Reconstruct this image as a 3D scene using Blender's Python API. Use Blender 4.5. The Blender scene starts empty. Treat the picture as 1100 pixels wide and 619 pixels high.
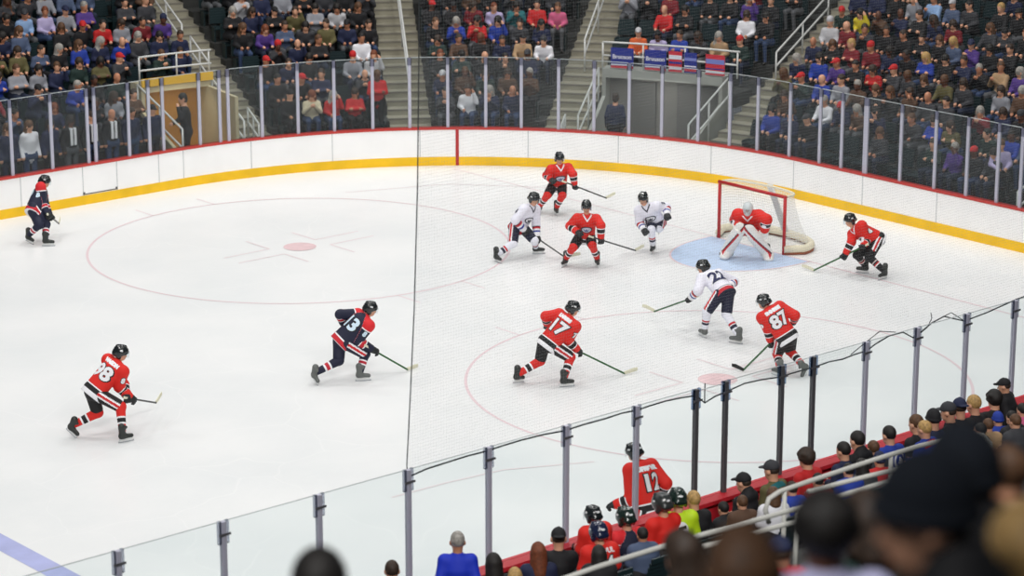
import bpy, bmesh, math, random
import numpy as np
from mathutils import Vector, Matrix
from mathutils.bvhtree import BVHTree
random.seed(7); RNG = random.Random(11)
SC = bpy.context.scene
COL = SC.collection
PI = math.pi
A3 = lambda *v: np.array(v, dtype=float)
UP = A3(0, 0, 1)

# ------------------------------------------------------------------ camera
CAM = A3(-39.7285, -37.92977, 14.07832); YAW, PITCH, FPX = 0.85766, -0.26825, 2766.21
FW = A3(math.cos(PITCH)*math.cos(YAW), math.cos(PITCH)*math.sin(YAW), math.sin(PITCH))
RT = A3(math.sin(YAW), -math.cos(YAW), 0); UC = np.cross(RT, FW)
FWH = A3(math.cos(YAW), math.sin(YAW), 0)
def ray(x, y): return FW + (x-550)/FPX*RT - (y-309.5)/FPX*UC
def on_z(x, y, z=0.):
    d = ray(x, y); return CAM + d*((z-CAM[2])/d[2])
def on_y(x, y, yv):
    d = ray(x, y); return CAM + d*((yv-CAM[1])/d[1])
def depth(P): return float((P-CAM) @ FW)
def at_depth(x, y, t): return CAM + ray(x, y)*t
def pix(P):
    d = np.asarray(P)-CAM; z = d @ FW
    return 550+FPX*(d @ RT)/z, 309.5-FPX*(d @ UC)/z
def nrm(v):
    v = np.asarray(v, float); n = np.linalg.norm(v); return v/n if n > 1e-9 else v

cam = bpy.data.cameras.new('camera'); co = bpy.data.objects.new('camera', cam); COL.objects.link(co)
cam.sensor_width = 36; cam.lens = FPX*36/1100
co.matrix_world = Matrix(((RT[0], UC[0], -FW[0], CAM[0]), (RT[1], UC[1], -FW[1], CAM[1]), (RT[2], UC[2], -FW[2], CAM[2]), (0, 0, 0, 1)))
cam.clip_start = .2; cam.clip_end = 300
cam.dof.use_dof = True; cam.dof.focus_distance = 47; cam.dof.aperture_fstop = 1.6
SC.camera = co

# ------------------------------------------------------------------ materials
def lin(c):
    return tuple((v/255/12.92 if v/255 <= .04045 else ((v/255+.055)/1.055)**2.4) for v in c)
MATS = {}
def mat(name, rgb, rough=.6, metal=0., noise=0., nscale=6., spec=.5, bump=0., emit=0., coat=0.):
    if name in MATS: return MATS[name]
    m = bpy.data.materials.new(name); m.use_nodes = True; MATS[name] = m
    nt = m.node_tree; b = nt.nodes['Principled BSDF']; c = lin(rgb)
    b.inputs['Base Color'].default_value = (*c, 1); b.inputs['Roughness'].default_value = rough
    b.inputs['Metallic'].default_value = metal; b.inputs['Specular IOR Level'].default_value = spec
    if coat: b.inputs['Coat Weight'].default_value = coat
    if noise or bump:
        tc = nt.nodes.new('ShaderNodeTexCoord'); n = nt.nodes.new('ShaderNodeTexNoise')
        n.inputs['Scale'].default_value = nscale; n.inputs['Detail'].default_value = 5
        nt.links.new(tc.outputs['Object'], n.inputs['Vector'])
        if noise:
            r = nt.nodes.new('ShaderNodeValToRGB'); nt.links.new(n.outputs['Fac'], r.inputs['Fac'])
            r.color_ramp.elements[0].position = .3; r.color_ramp.elements[1].position = .7
            r.color_ramp.elements[0].color = (*[v*(1-noise) for v in c], 1); r.color_ramp.elements[1].color = (*[min(1, v*(1+noise)) for v in c], 1)
            nt.links.new(r.outputs['Color'], b.inputs['Base Color'])
        if bump:
            bp = nt.nodes.new('ShaderNodeBump'); bp.inputs['Strength'].default_value = bump
            nt.links.new(n.outputs['Fac'], bp.inputs['Height']); nt.links.new(bp.outputs['Normal'], b.inputs['Normal'])
    return m
def ramp_mat(name, attr, stops, rough=.75, base=None):
    """cloth whose stripes follow a mesh attribute (the distance along the sleeve, sock or body)"""
    if name in MATS: return MATS[name]
    m = bpy.data.materials.new(name); m.use_nodes = True; MATS[name] = m
    nt = m.node_tree; b = nt.nodes['Principled BSDF']; b.inputs['Roughness'].default_value = rough
    at = nt.nodes.new('ShaderNodeAttribute'); at.attribute_name = attr
    mu = nt.nodes.new('ShaderNodeMath'); mu.operation = 'MULTIPLY'; mu.inputs[1].default_value = .5
    nt.links.new(at.outputs['Fac'], mu.inputs[0])
    r = nt.nodes.new('ShaderNodeValToRGB'); cr = r.color_ramp; cr.interpolation = 'CONSTANT'
    for i, (p, c) in enumerate(stops):
        e = cr.elements[i] if i < 1 else (cr.elements[1] if i == 1 else cr.elements.new(p/2))
        e.position = p/2; e.color = (*lin(c), 1)
    nt.links.new(mu.outputs[0], r.inputs['Fac']); nt.links.new(r.outputs['Color'], b.inputs['Base Color'])
    return m
def glass_mat(name, tint, gloss=.05, rough=.02, veil=0.):
    m = bpy.data.materials.new(name); m.use_nodes = True; MATS[name] = m
    nt = m.node_tree; nt.nodes.remove(nt.nodes['Principled BSDF']); out = nt.nodes['Material Output']
    t = nt.nodes.new('ShaderNodeBsdfTransparent'); t.inputs['Color'].default_value = (*tint, 1)
    g = nt.nodes.new('ShaderNodeBsdfGlossy'); g.inputs['Roughness'].default_value = rough
    lw = nt.nodes.new('ShaderNodeLayerWeight'); lw.inputs['Blend'].default_value = gloss
    mx = nt.nodes.new('ShaderNodeMixShader')
    nt.links.new(lw.outputs['Fresnel'], mx.inputs['Fac']); nt.links.new(t.outputs[0], mx.inputs[1]); nt.links.new(g.outputs[0], mx.inputs[2])
    if veil:                                                        # pale diffuse veil mixed in to imitate reflected haze on the pane
        df = nt.nodes.new('ShaderNodeBsdfDiffuse'); df.inputs['Color'].default_value = (.8, .84, .86, 1); m2 = nt.nodes.new('ShaderNodeMixShader'); m2.inputs['Fac'].default_value = veil
        nt.links.new(mx.outputs[0], m2.inputs[1]); nt.links.new(df.outputs[0], m2.inputs[2]); mx = m2
    nt.links.new(mx.outputs[0], out.inputs['Surface'])
    return m
def net_mat(name, rgb, cell, frac, axes=('X', 'Z')):
    """knotted cord net: clear between the cords, procedural grid in object space"""
    m = bpy.data.materials.new(name); m.use_nodes = True; MATS[name] = m
    nt = m.node_tree; b = nt.nodes['Principled BSDF']; b.inputs['Base Color'].default_value = (*lin(rgb), 1); b.inputs['Roughness'].default_value = .9
    out = nt.nodes['Material Output']; t = nt.nodes.new('ShaderNodeBsdfTransparent'); mx = nt.nodes.new('ShaderNodeMixShader')
    tc = nt.nodes.new('ShaderNodeTexCoord'); sp = nt.nodes.new('ShaderNodeSeparateXYZ'); nt.links.new(tc.outputs['UV'], sp.inputs[0])
    res = []
    for ax in ('X', 'Y'):
        d = nt.nodes.new('ShaderNodeMath'); d.operation = 'DIVIDE'; d.inputs[1].default_value = cell; nt.links.new(sp.outputs[ax], d.inputs[0])
        f = nt.nodes.new('ShaderNodeMath'); f.operation = 'FRACT'; nt.links.new(d.outputs[0], f.inputs[0])
        l = nt.nodes.new('ShaderNodeMath'); l.operation = 'LESS_THAN'; l.inputs[1].default_value = frac; nt.links.new(f.outputs[0], l.inputs[0]); res.append(l)
    mxm = nt.nodes.new('ShaderNodeMath'); mxm.operation = 'MAXIMUM'; nt.links.new(res[0].outputs[0], mxm.inputs[0]); nt.links.new(res[1].outputs[0], mxm.inputs[1])
    nt.links.new(mxm.outputs[0], mx.inputs['Fac']); nt.links.new(t.outputs[0], mx.inputs[1]); nt.links.new(b.outputs[0], mx.inputs[2]); nt.links.new(mx.outputs[0], out.inputs['Surface'])
    return m

WHITE=(236,236,240); BLACK=(20,20,23); RED=(206,24,30); NAVY=(22,26,52); SKIN=(214,160,130)
M_WHITE=mat('white_cloth',WHITE,.7); M_BLACK=mat('black_cloth',BLACK,.7); M_RED=mat('red_cloth',RED,.7); M_NAVY=mat('navy_cloth',NAVY,.7)
M_SKIN=mat('skin',SKIN,.5); M_SKIN2=mat('skin_tan',(186,128,98),.5); M_SKIN3=mat('skin_dark',(98,62,46),.5)
M_HELM=mat('helmet_black',(22,28,30),.25,coat=.5); M_HELMN=mat('helmet_navy',(22,32,62),.25,coat=.5); M_GLOVE=mat('glove_black',(22,26,28),.6)
M_STEEL=mat('steel',(180,184,190),.3,metal=.9); M_ALU=mat('aluminium',(184,184,200),.42,metal=.15); M_ALUD=mat('aluminium_dark',(92,92,96),.4,metal=.2)
M_EYE=mat('eye_dark',(40,28,24),.4); M_LIP=mat('lips',(170,92,84),.5)
M_BOOT=mat('skate_boot',(40,44,42),.45); M_BOOTG=mat('skate_boot_grey',(96,100,98),.5); M_HOLDER=mat('skate_holder',(226,228,228),.4)
M_SHAFT=mat('stick_shaft_black',(28,30,30),.35); M_SHAFTG=mat('stick_shaft_green',(40,92,44),.35); M_TAPEW=mat('white_tape',(222,220,196),.8); M_TAPEB=mat('black_tape',(24,24,24),.8)

# ------------------------------------------------------------------ objects
def tag(o, label=None, cat=None, group=None, kind=None):
    if label: o['label'] = label
    if cat: o['category'] = cat
    if group: o['group'] = group
    if kind: o['kind'] = kind
    return o
def empty(name, loc=(0, 0, 0), rz=0.):
    o = bpy.data.objects.new(name, None); o.location = tuple(loc); o.rotation_euler = (0, 0, rz); o.empty_display_size = .1
    COL.objects.link(o); return o
def link(name, me, parent=None, mats=None):
    o = bpy.data.objects.new(name, me); COL.objects.link(o)
    if mats:
        for m in mats: me.materials.append(m)
    if parent is not None: o.parent = parent
    return o
def pyd(name, V, F, parent=None, mats=None, smooth=False, midx=None, loc=None):
    me = bpy.data.meshes.new(name); me.from_pydata([tuple(map(float, v)) for v in V], [], F)
    o = link(name, me, parent, mats)
    if smooth: me.polygons.foreach_set('use_smooth', [True]*len(me.polygons))
    if midx is not None: me.polygons.foreach_set('material_index', midx)
    me.update()
    if loc is not None: o.location = tuple(loc)
    return o
class MB:
    def __init__(s): s.V = []; s.F = []; s.M = []
    def box(s, c, size, axes=None, mi=0):
        ax = np.eye(3) if axes is None else np.array(axes); c = np.asarray(c, float); b = len(s.V)
        for sx in (-.5, .5):
            for sy in (-.5, .5):
                for sz in (-.5, .5): s.V.append(c + ax[0]*sx*size[0] + ax[1]*sy*size[1] + ax[2]*sz*size[2])
        for f in ((0, 1, 3, 2), (4, 6, 7, 5), (0, 4, 5, 1), (2, 3, 7, 6), (0, 2, 6, 4), (1, 5, 7, 3)): s.F.append([b+i for i in f]); s.M.append(mi)
        return s
    def tube(s, pts, r, n=8, mi=0, closed=False):
        pts = [np.asarray(p, float) for p in pts]; b = len(s.V); N = len(pts); nx = None
        for i, p in enumerate(pts):
            t = nrm(pts[(i+1) % N if closed else min(i+1, N-1)] - pts[(i-1) % N if closed else max(i-1, 0)])
            if nx is None:
                nx = np.cross(t, UP if abs(t[2]) < .9 else A3(1, 0, 0))
            nx = nrm(nx - t*(nx @ t)); ny = np.cross(t, nx); rr = r[i] if isinstance(r, (list, tuple)) else r
            for k in range(n):
                a = 2*PI*k/n; s.V.append(p + rr*(math.cos(a)*nx + math.sin(a)*ny))
        for i in range(N if closed else N-1):
            for k in range(n):
                j = (i+1) % N
                s.F.append([b+i*n+k, b+i*n+(k+1) % n, b+j*n+(k+1) % n, b+j*n+k]); s.M.append(mi)
        if not closed:
            s.F.append([b+k for k in range(n)][::-1]); s.M.append(mi); s.F.append([b+(N-1)*n+k for k in range(n)]); s.M.append(mi)
        return s
    def quad(s, *pts, mi=0):
        b = len(s.V); s.V += [np.asarray(p, float) for p in pts]; s.F.append(list(range(b, b+len(pts)))); s.M.append(mi); return s
    def build(s, name, mats, parent=None, smooth=False, origin=None):
        if not isinstance(mats, (list, tuple)): mats = [mats]
        V = np.array(s.V); loc = None
        if origin is not None: V = V - np.asarray(origin); loc = origin
        return pyd(name, V, s.F, parent, mats, smooth, s.M, loc)
def arc_pts(c, r, a0, a1, n, z=0.):
    return [A3(c[0]+r*math.cos(a0+(a1-a0)*i/n), c[1]+r*math.sin(a0+(a1-a0)*i/n), z) for i in range(n+1)]

# ------------------------------------------------------------------ one continuous surface from smoothly joined volumes
def C(a, b, ra, rb=None, m=0, u=(0., 1.), flat=None, k=.03): return ('c', np.asarray(a, float), np.asarray(b, float), ra, ra if rb is None else rb, m, u, flat, k)
def E(c, r, ax=None, m=0, u=(.5, .5), k=.02): return ('e', np.asarray(c, float), np.asarray(r, float), np.eye(3) if ax is None else np.array(ax), m, u, k)
def CUT(p, n): return ('x', np.asarray(p, float), nrm(n))
def SUB(c, r, ax=None): return ('s', np.asarray(c, float), np.asarray(r, float), np.eye(3) if ax is None else np.array(ax))
def _ell(P, c, r, ax):
    q = (P-c) @ ax.T; k0 = np.linalg.norm(q/r, axis=1); k1 = np.linalg.norm(q/(r*r), axis=1)
    return k0*(k0-1)/np.maximum(k1, 1e-6), q
def evalsdf(prims, P, want=False):
    D = np.full(len(P), 1e3); best = np.full(len(P), 1e3); ids = np.zeros(len(P), int); us = np.zeros(len(P))
    for i, p in enumerate(prims):
        if p[0] == 'c':
            _, a, b, ra, rb, m, u, flat, k = p; Q, aa, bb = P, a, b
            if flat is not None:
                f, s = flat; Q = P + np.outer((P-a) @ f, f)*(s-1); bb = b + f*((b-a) @ f)*(s-1)
            ba = bb-aa; l2 = max(ba @ ba, 1e-9); t = np.clip((Q-aa) @ ba/l2, 0, 1)
            d = np.linalg.norm(Q-aa-np.outer(t, ba), axis=1) - (ra+(rb-ra)*t); uu = u[0]+(u[1]-u[0])*t
        elif p[0] == 'e':
            _, c, r, ax, m, u, k = p; d, q = _ell(P, c, r, ax); uu = np.full(len(P), u[0])
        elif p[0] == 'x':
            D = np.maximum(D, (P-p[1]) @ p[2]); continue
        else:
            d, q = _ell(P, p[1], p[2], p[3]); D = np.maximum(D, -d); continue
        h = np.clip(.5+.5*(D-d)/k, 0, 1); D = D*(1-h)+d*h - k*h*(1-h)
        if want:
            w = d < best; best = np.where(w, d, best); ids = np.where(w, i, ids); us = np.where(w, uu, us)
    return (D, ids, us) if want else D
def surf(prims, h):
    lo = np.full(3, 1e9); hi = -lo
    for p in prims:
        if p[0] == 'c':
            r = max(p[3], p[4]); lo = np.minimum(lo, np.minimum(p[1], p[2])-r); hi = np.maximum(hi, np.maximum(p[1], p[2])+r)
        elif p[0] == 'e':
            r = p[2].max(); lo = np.minimum(lo, p[1]-r); hi = np.maximum(hi, p[1]+r)
    lo -= 2*h; hi += 2*h; n = np.ceil((hi-lo)/h).astype(int)+1
    g = [lo[i]+h*np.arange(n[i]) for i in range(3)]
    P = np.stack(np.meshgrid(*g, indexing='ij'), -1).reshape(-1, 3)
    D = evalsdf(prims, P).reshape(n); S = D < 0
    nc = n-1; cnt = np.zeros(nc); acc = np.zeros((*nc, 3))
    offs = [(i, j, k) for i in (0, 1) for j in (0, 1) for k in (0, 1)]
    def sub(A, o): return A[o[0]:o[0]+nc[0], o[1]:o[1]+nc[1], o[2]:o[2]+nc[2]]
    for o in offs:
        for ax in range(3):
            if o[ax]: continue
            o2 = list(o); o2[ax] = 1; a, b = sub(D, o), sub(D, o2); cr = (a < 0) != (b < 0)
            t = np.where(cr, a/np.where(cr, a-b, 1), 0); cnt += cr
            for e in range(3):
                acc[..., e] += np.where(cr, o[e] + (t if e == ax else 0), 0)
    act = cnt > 0; idx = -np.ones(nc, int); idx[act] = np.arange(act.sum())
    cell = np.argwhere(act); V = lo + h*(cell + acc[act]/cnt[act][:, None])
    F = []
    for ax in range(3):
        e1, e2 = (ax+1) % 3, (ax+2) % 3
        sl0 = [slice(1, nc[i]) for i in range(3)]; sl0[ax] = slice(0, nc[ax]); sl1 = list(sl0); sl1[ax] = slice(1, nc[ax]+1)
        s0, s1 = S[tuple(sl0)], S[tuple(sl1)]; base = [1, 1, 1]; base[ax] = 0
        w = np.argwhere(s0 != s1); fl = s0[tuple(w.T)] if len(w) else np.zeros(0, bool); w = w + base
        if not len(w): continue
        def at(d1, d2):
            q = w.copy(); q[:, e1] += d1; q[:, e2] += d2; return idx[tuple(q.T)]
        q = np.stack([at(-1, -1), at(0, -1), at(0, 0), at(-1, 0)], 1); q[~fl] = q[~fl][:, ::-1]
        F.append(q)
    return V, np.concatenate(F)
def blob(name, prims, h, mats, parent=None, paint=None, attr=None, origin=(0, 0, 0)):
    V, F = surf(prims, h); _, ids, us = evalsdf(prims, V, True)
    me = bpy.data.meshes.new(name); me.from_pydata((V-np.asarray(origin)).tolist(), [], F.tolist())
    for m in mats: me.materials.append(m)
    if len(mats) > 1 or paint:
        cen = V[F].mean(1); _, fid, fu = evalsdf(prims, cen, True)
        mi = np.array([p[5] if p[0] == 'c' else (p[4] if p[0] == 'e' else 0) for p in prims])[fid]
        if paint: mi = paint(cen, mi)
        me.polygons.foreach_set('material_index', mi.astype(int))
    if attr:
        a = me.attributes.new(attr, 'FLOAT', 'POINT'); a.data.foreach_set('value', us.astype(np.float32))
    me.polygons.foreach_set('use_smooth', [True]*len(me.polygons)); me.update()
    o = bpy.data.objects.new(name, me); COL.objects.link(o)
    if parent is not None: o.parent = parent
    return o
_ORD='first second third fourth fifth sixth seventh eighth ninth tenth eleventh twelfth thirteenth fourteenth fifteenth sixteenth seventeenth eighteenth nineteenth twentieth'.split()
def ordw(n):
    if n < 20: return _ORD[n]
    t = {2: 'twenty', 3: 'thirty', 4: 'forty', 5: 'fifty'}[(n+1)//10]; u = (n+1) % 10
    return t+'-'+_ORD[u-1] if u else {2: 'twentieth', 3: 'thirtieth', 4: 'fortieth', 5: 'fiftieth'}[(n+1)//10]

LAMP, HOUSE, WORLD, NEAR_FILL = 480., 60., .14, 800.
# ================================================================== the rink
W, EX, R = 12.9, 4.05, 10.5            # far side, goal end, corner radius (goal line at x = 0, centre of the goal at y = 0)
NEAR = -13.2                           # glass line of the near side
ZF, ZN = .91, 1.22                     # height of the far and near boards
GT, GN = 2.72, 2.97                    # top of the far and near glass
SC_A = R*PI/2
def FP(s, d, z=0.):
    """a point d metres outside the far boards, s metres along them (0 = where the corner begins)"""
    if s <= 0: return A3(EX-R+s, W+d, z)
    a = s/R
    if a < PI/2: return A3(EX-R+(R+d)*math.sin(a), W-R+(R+d)*math.cos(a), z)
    return A3(EX+d, W-R-(s-SC_A), z)
def FN(s):
    a = min(max(s/R, 0), PI/2); return A3(math.sin(a), math.cos(a), 0)
def FT(s):
    n = FN(s); return A3(n[1], -n[0], 0)
def srange(s0, s1, step=.35):
    n = max(2, int(math.ceil((s1-s0)/step))+1); return [s0+(s1-s0)*i/(n-1) for i in range(n)]
def strip(mb, s0, s1, prof, mi=0, step=.35, caps=True):
    """sweep a closed (d, z) outline along the far boards"""
    ss = srange(s0, s1, step); n = len(prof); b = len(mb.V)
    for s in ss:
        for d, z in prof: mb.V.append(FP(s, d, z))
    for i in range(len(ss)-1):
        for k in range(n):
            mb.F.append([b+i*n+k, b+(i+1)*n+k, b+(i+1)*n+(k+1) % n, b+i*n+(k+1) % n]); mb.M.append(mi)
    if caps:
        mb.F.append([b+k for k in range(n)]); mb.M.append(mi); mb.F.append([b+(len(ss)-1)*n+k for k in range(n)][::-1]); mb.M.append(mi)
    return mb
def rect(d0, d1, z0, z1): return [(d0, z0), (d0, z1), (d1, z1), (d1, z0)]

# ice
m = bpy.data.materials.new('ice'); m.use_nodes = True; nt = m.node_tree; b = nt.nodes['Principled BSDF']
b.inputs['Roughness'].default_value = .28; b.inputs['Specular IOR Level'].default_value = .25
tc = nt.nodes.new('ShaderNodeTexCoord')
n1 = nt.nodes.new('ShaderNodeTexNoise'); n1.inputs['Scale'].default_value = .35; n1.inputs['Detail'].default_value = 6
n2 = nt.nodes.new('ShaderNodeTexNoise'); n2.inputs['Scale'].default_value = 9; n2.inputs['Detail'].default_value = 8; n2.inputs['Distortion'].default_value = 1.5
wv = nt.nodes.new('ShaderNodeTexVoronoi'); wv.feature = 'DISTANCE_TO_EDGE'; wv.inputs['Scale'].default_value = .45
ds = nt.nodes.new('ShaderNodeTexNoise'); ds.inputs['Scale'].default_value = .6; ds.inputs['Detail'].default_value = 2
ad = nt.nodes.new('ShaderNodeVectorMath'); ad.operation = 'ADD'; nt.links.new(tc.outputs['Object'], ad.inputs[0]); nt.links.new(ds.outputs['Color'], ad.inputs[1]); nt.links.new(ad.outputs[0], wv.inputs['Vector'])
for n in (n1, n2, ds): nt.links.new(tc.outputs['Object'], n.inputs['Vector'])
r1 = nt.nodes.new('ShaderNodeValToRGB'); r1.color_ramp.elements[0].color = (*lin((229, 232, 233)), 1); r1.color_ramp.elements[1].color = (*lin((240, 241, 241)), 1)
r1.color_ramp.elements[0].position = .3; r1.color_ramp.elements[1].position = .7; nt.links.new(n1.outputs['Fac'], r1.inputs['Fac'])
r2 = nt.nodes.new('ShaderNodeValToRGB'); r2.color_ramp.elements[0].color = (.5, .5, .5, 1); r2.color_ramp.elements[1].color = (0, 0, 0, 1); r2.color_ramp.elements[1].position = .008; nt.links.new(wv.outputs['Distance'], r2.inputs['Fac'])
mx = nt.nodes.new('ShaderNodeMixRGB'); mx.inputs[2].default_value = (*lin((243, 244, 244)), 1); nt.links.new(r2.outputs[0], mx.inputs['Fac']); nt.links.new(r1.outputs[0], mx.inputs[1])
m3 = nt.nodes.new('ShaderNodeMixRGB'); m3.blend_type = 'SOFT_LIGHT'; m3.inputs['Fac'].default_value = .12; nt.links.new(mx.outputs[0], m3.inputs[1]); nt.links.new(n2.outputs['Fac'], m3.inputs[2])
nt.links.new(m3.outputs[0], b.inputs['Base Color'])
bp = nt.nodes.new('ShaderNodeBump'); bp.inputs['Strength'].default_value = .04; nt.links.new(n2.outputs['Fac'], bp.inputs['Height']); nt.links.new(bp.outputs['Normal'], b.inputs['Normal'])
M_ICE = m
out = [FP(s, .06) for s in srange(-34, SC_A+24, .5)]
V = out + [A3(out[-1][0], NEAR, 0), A3(out[0][0], NEAR, 0)]
ice = pyd('floor', V, [list(range(len(V)))[::-1]], None, [M_ICE]); tag(ice, kind='structure')
M_PINK = mat('line_red_under_ice', (229, 208, 213), .4); M_PINK2 = mat('dot_red_under_ice', (226, 198, 201), .4, noise=.12, nscale=3)
M_BLUE = mat('line_blue_under_ice', (176, 182, 226), .4, noise=.1, nscale=2.5); M_CREASE = mat('crease_blue_under_ice', (190, 211, 238), .4)
M_PINKL = mat('line_red_faint', (231, 218, 221), .4)
def ice_strip(name, pts, w, mt, z=.004, close=False):
    mb = MB(); N = len(pts); L = []
    for i, p in enumerate(pts):
        t = nrm(pts[min(i+1, N-1)]-pts[max(i-1, 0)]); n = A3(-t[1], t[0], 0); L.append((p+n*w/2, p-n*w/2))
    for i in range(N-1):
        a, b = L[i], L[i+1]; mb.quad(a[0]+UP*z, a[1]+UP*z, b[1]+UP*z, b[0]+UP*z)
    return mb.build(name, mt, ice)
ice_strip('goal_line', [A3(0, -13.1, 0), A3(0, -.99, 0)], .055, M_PINK); ice_strip('goal_line', [A3(0, .99, 0), A3(0, 10.2, 0)], .055, M_PINKL)
ice_strip('goal_line', [A3(0, -.95, 0), A3(0, .95, 0)], .055, M_PINK)
ice_strip('blue_line', [A3(-21.62, -13.1, 0), A3(-21.62, 12.9, 0)], .38, M_BLUE)
for cx, cy, rr in ((-7.51, 6.42, 4.6), (-7.51, -6.42, 4.6)):
    ice_strip('faceoff_circle', arc_pts((cx, cy), rr, 0, 2*PI, 96), .055, M_PINK)
    pts = arc_pts((cx, cy), .36, 0, 2*PI, 40, .006); pyd('faceoff_dot', pts[:-1], [list(range(40))], ice, [M_PINK2])
    for sx in (-1, 1):
        for sy in (-1, 1):                                          # L-shaped marks round the spot, hash marks outside the ring
            ice_strip('faceoff_mark', [A3(cx+sx*.62, cy+sy*.28, 0), A3(cx+sx*1.82, cy+sy*.28, 0)], .05, M_PINKL)
            ice_strip('faceoff_mark', [A3(cx+sx*.62, cy+sy*.28, 0), A3(cx+sx*.62, cy+sy*1.15, 0)], .05, M_PINKL, .005)
            ice_strip('faceoff_mark', [A3(cx+sx*.85, cy+sy*4.52, 0), A3(cx+sx*.85, cy+sy*5.25, 0)], .05, M_PINKL)
ice_strip('faint_streak', [A3(-15.9, -7.46, 0), A3(-14.8, -7.5, 0), A3(-13.7, -7.62, 0), A3(-12.3, -8.3, 0)], .05, M_PINKL)
ice_strip('faint_streak', [A3(-3.6, 9.9, 0), A3(-1.2, 9.0, 0), A3(1.2, 6.2, 0)], .04, M_PINKL)
cr = [A3(0, -1.75, .003), A3(0, 1.2, .003)] + [A3(-2.24*math.sin(a)**.8, -.28+1.48*math.cos(a), .003) for a in [PI*i/30 for i in range(1, 30)]]
pyd('goal_crease', cr, [list(range(len(cr)))[::1]], ice, [M_CREASE])
ice_strip('crease_line', [A3(-2.24*math.sin(a)**.8, -.28+1.48*math.cos(a), 0) for a in [PI*(i+.01)/30.02 for i in range(31)]], .05, M_PINK)

# boards
M_BOARD = mat('board_white', (250, 250, 250), .35, noise=.03, nscale=1.2, coat=.2); M_KICK = mat('kickplate_yellow', (244, 194, 8), .4, noise=.1, nscale=1.5)
M_CAP = mat('cap_red', (190, 56, 50), .4); M_CAPN = mat('cap_red_near', (200, 40, 52), .45); M_SEAM = mat('board_seam', (196, 199, 201), .6); M_LINE = mat('goal_line_red', (178, 30, 34), .4)
S0, S1 = -30., SC_A+22
wf = strip(MB(), S0, S1, rect(0, .12, 0, ZF)).build('wall_far', M_BOARD); tag(wf, kind='structure')
strip(MB(), S0, S1, rect(-.012, .0, .0, .22)).build('kickplate', M_KICK, wf)
strip(MB(), S0, S1, rect(-.02, .16, ZF, ZF+.05)).build('cap_rail', M_CAP, wf)
strip(MB(), 7.30, 7.38, rect(-.016, -.0, .005, ZF)).build('goal_line_stripe', M_LINE, wf)
for s in [-4.2, -2.55, -1.62, -.45, .25, 2.1, 4.2, 6.4, 9.1, 11.4, 13.9, 16.35, 18.5, 20.7]:
    strip(MB(), s, s+.022, rect(-.004, .0, .22, ZF)).build('panel_seam', M_SEAM, wf)
strip(MB(), -2.55, -1.62, rect(-.006, 0, .235, .26)).build('gate_sill', mat('gate_gap', (92, 90, 88), .7), wf)
strip(MB(), -2.55, -2.50, rect(-.012, 0, .235, .30)).build('gate_hinge', M_ALUD, wf); strip(MB(), -1.66, -1.61, rect(-.012, 0, .235, .30)).build('gate_hinge', M_ALUD, wf)
wn = MB().box((-22, NEAR-.02, ZN/2), (60, .12, ZN)).build('wall_near', M_BOARD); tag(wn, kind='structure')
MB().box((-22, NEAR+.045, .11), (60, .012, .22)).build('kickplate', M_KICK, wn)
MB().box((-22, NEAR-.06, ZN+.03), (60, .26, .06)).build('cap_rail', M_CAPN, wn)
MB().box((-22, NEAR-.1, ZN-.2), (60, .05, .34)).build('red_padding', M_CAPN, wn)

# glass
G_FAR = glass_mat('far_glass', (.91, .93, .93), .03, veil=.024); G_NEAR = glass_mat('near_glass', (.94, .962, .962), .02)
M_EDGE = mat('glass_edge', (186, 194, 196), .3); M_SLEEVE = glass_mat('bracket_clear_grey', (.62, .63, .68), .1, .2)
far_s = [-12.2, -10.6, -9.1, -7.6, -6.3, -5.3, -4.34, -3.29, -2.32, -2.12, -1.2, -.63, -.24, .78, 1.33, 1.56, 2.44, 3.37, 4.29, 5.25, 6.17, 7.11, 8.05, 8.93, 9.86, 10.76, 11.66, 12.52, 13.5, 14.38, 15.18, 16.15, 17.1, 17.78, 18.51, 19.56, 20.56, 21.47, 22.32, 22.96, 24.0, 25.]
def side_of(i, ref, first, what):
    n = i-ref
    return f'{ordw(abs(n)-1 if n < 0 else n)} {what} to the {"left" if n < 0 else "right"} of'
ref = 21
for i, s in enumerate(far_s):
    if not -7.7 < s < 24: continue
    p = FP(s, .06, ZF+.05); n, t = FN(s), FT(s); wide = .075 if abs(s-18.51) > .01 else .13
    r = empty('stanchion', p)
    MB().box((0, 0, (GT-ZF-.05)/2), (wide, .045, GT-ZF-.05), (t, n, UP)).build('post', M_ALU, r)
    MB().box((0, 0, GT-ZF-.05-.09), (wide+.035, .07, .18), (t, n, UP)).build('top_bracket', M_SLEEVE, r)
    k = i-ref
    tag(r, ('grey metal glass post on the red cap rail just left of the red goal-line stripe' if k == 0 else
        f'grey stanchion on far boards, {ordw(abs(k)-1)} to {"left" if k < 0 else "right"} of goal-line stripe\'s one'), 'glass post', 'posts of the far glass')
for i in range(len(far_s)-1):
    a, b = far_s[i]+.04, far_s[i+1]-.04
    if b-a < .16 or b < -7.7 or a > 23.5: continue
    pa = FP((a+b)/2, .06, ZF+.05); r = empty('safety_glass', pa)
    strip(MB(), a, b, rect(.054, .066, ZF+.05, GT), step=.3).build('pane', G_FAR, r, origin=pa).location = (0, 0, 0)
    strip(MB(), a, b, rect(.05, .07, GT, GT+.012), step=.3).build('top_edge', M_EDGE, r, origin=pa).location = (0, 0, 0)
    k = i-ref
    tag(r, f'clear pane on far boards, {ordw(k) if k >= 0 else ordw(-k-1)} pane {"right" if k >= 0 else "left"} of red goal-line stripe', 'glass panel', 'panes of the far glass')
near_x = [-30.4, -28.9, -27.4, -25.95, -24.53, -23.02, -21.56, -20.12, -18.75, -17.36, -16.04, -14.87, -14.27, -13.10, -12.42, -11.25, -10.07, -8.89, -7.69, -6.5, -5.3, -4.1]
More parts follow.
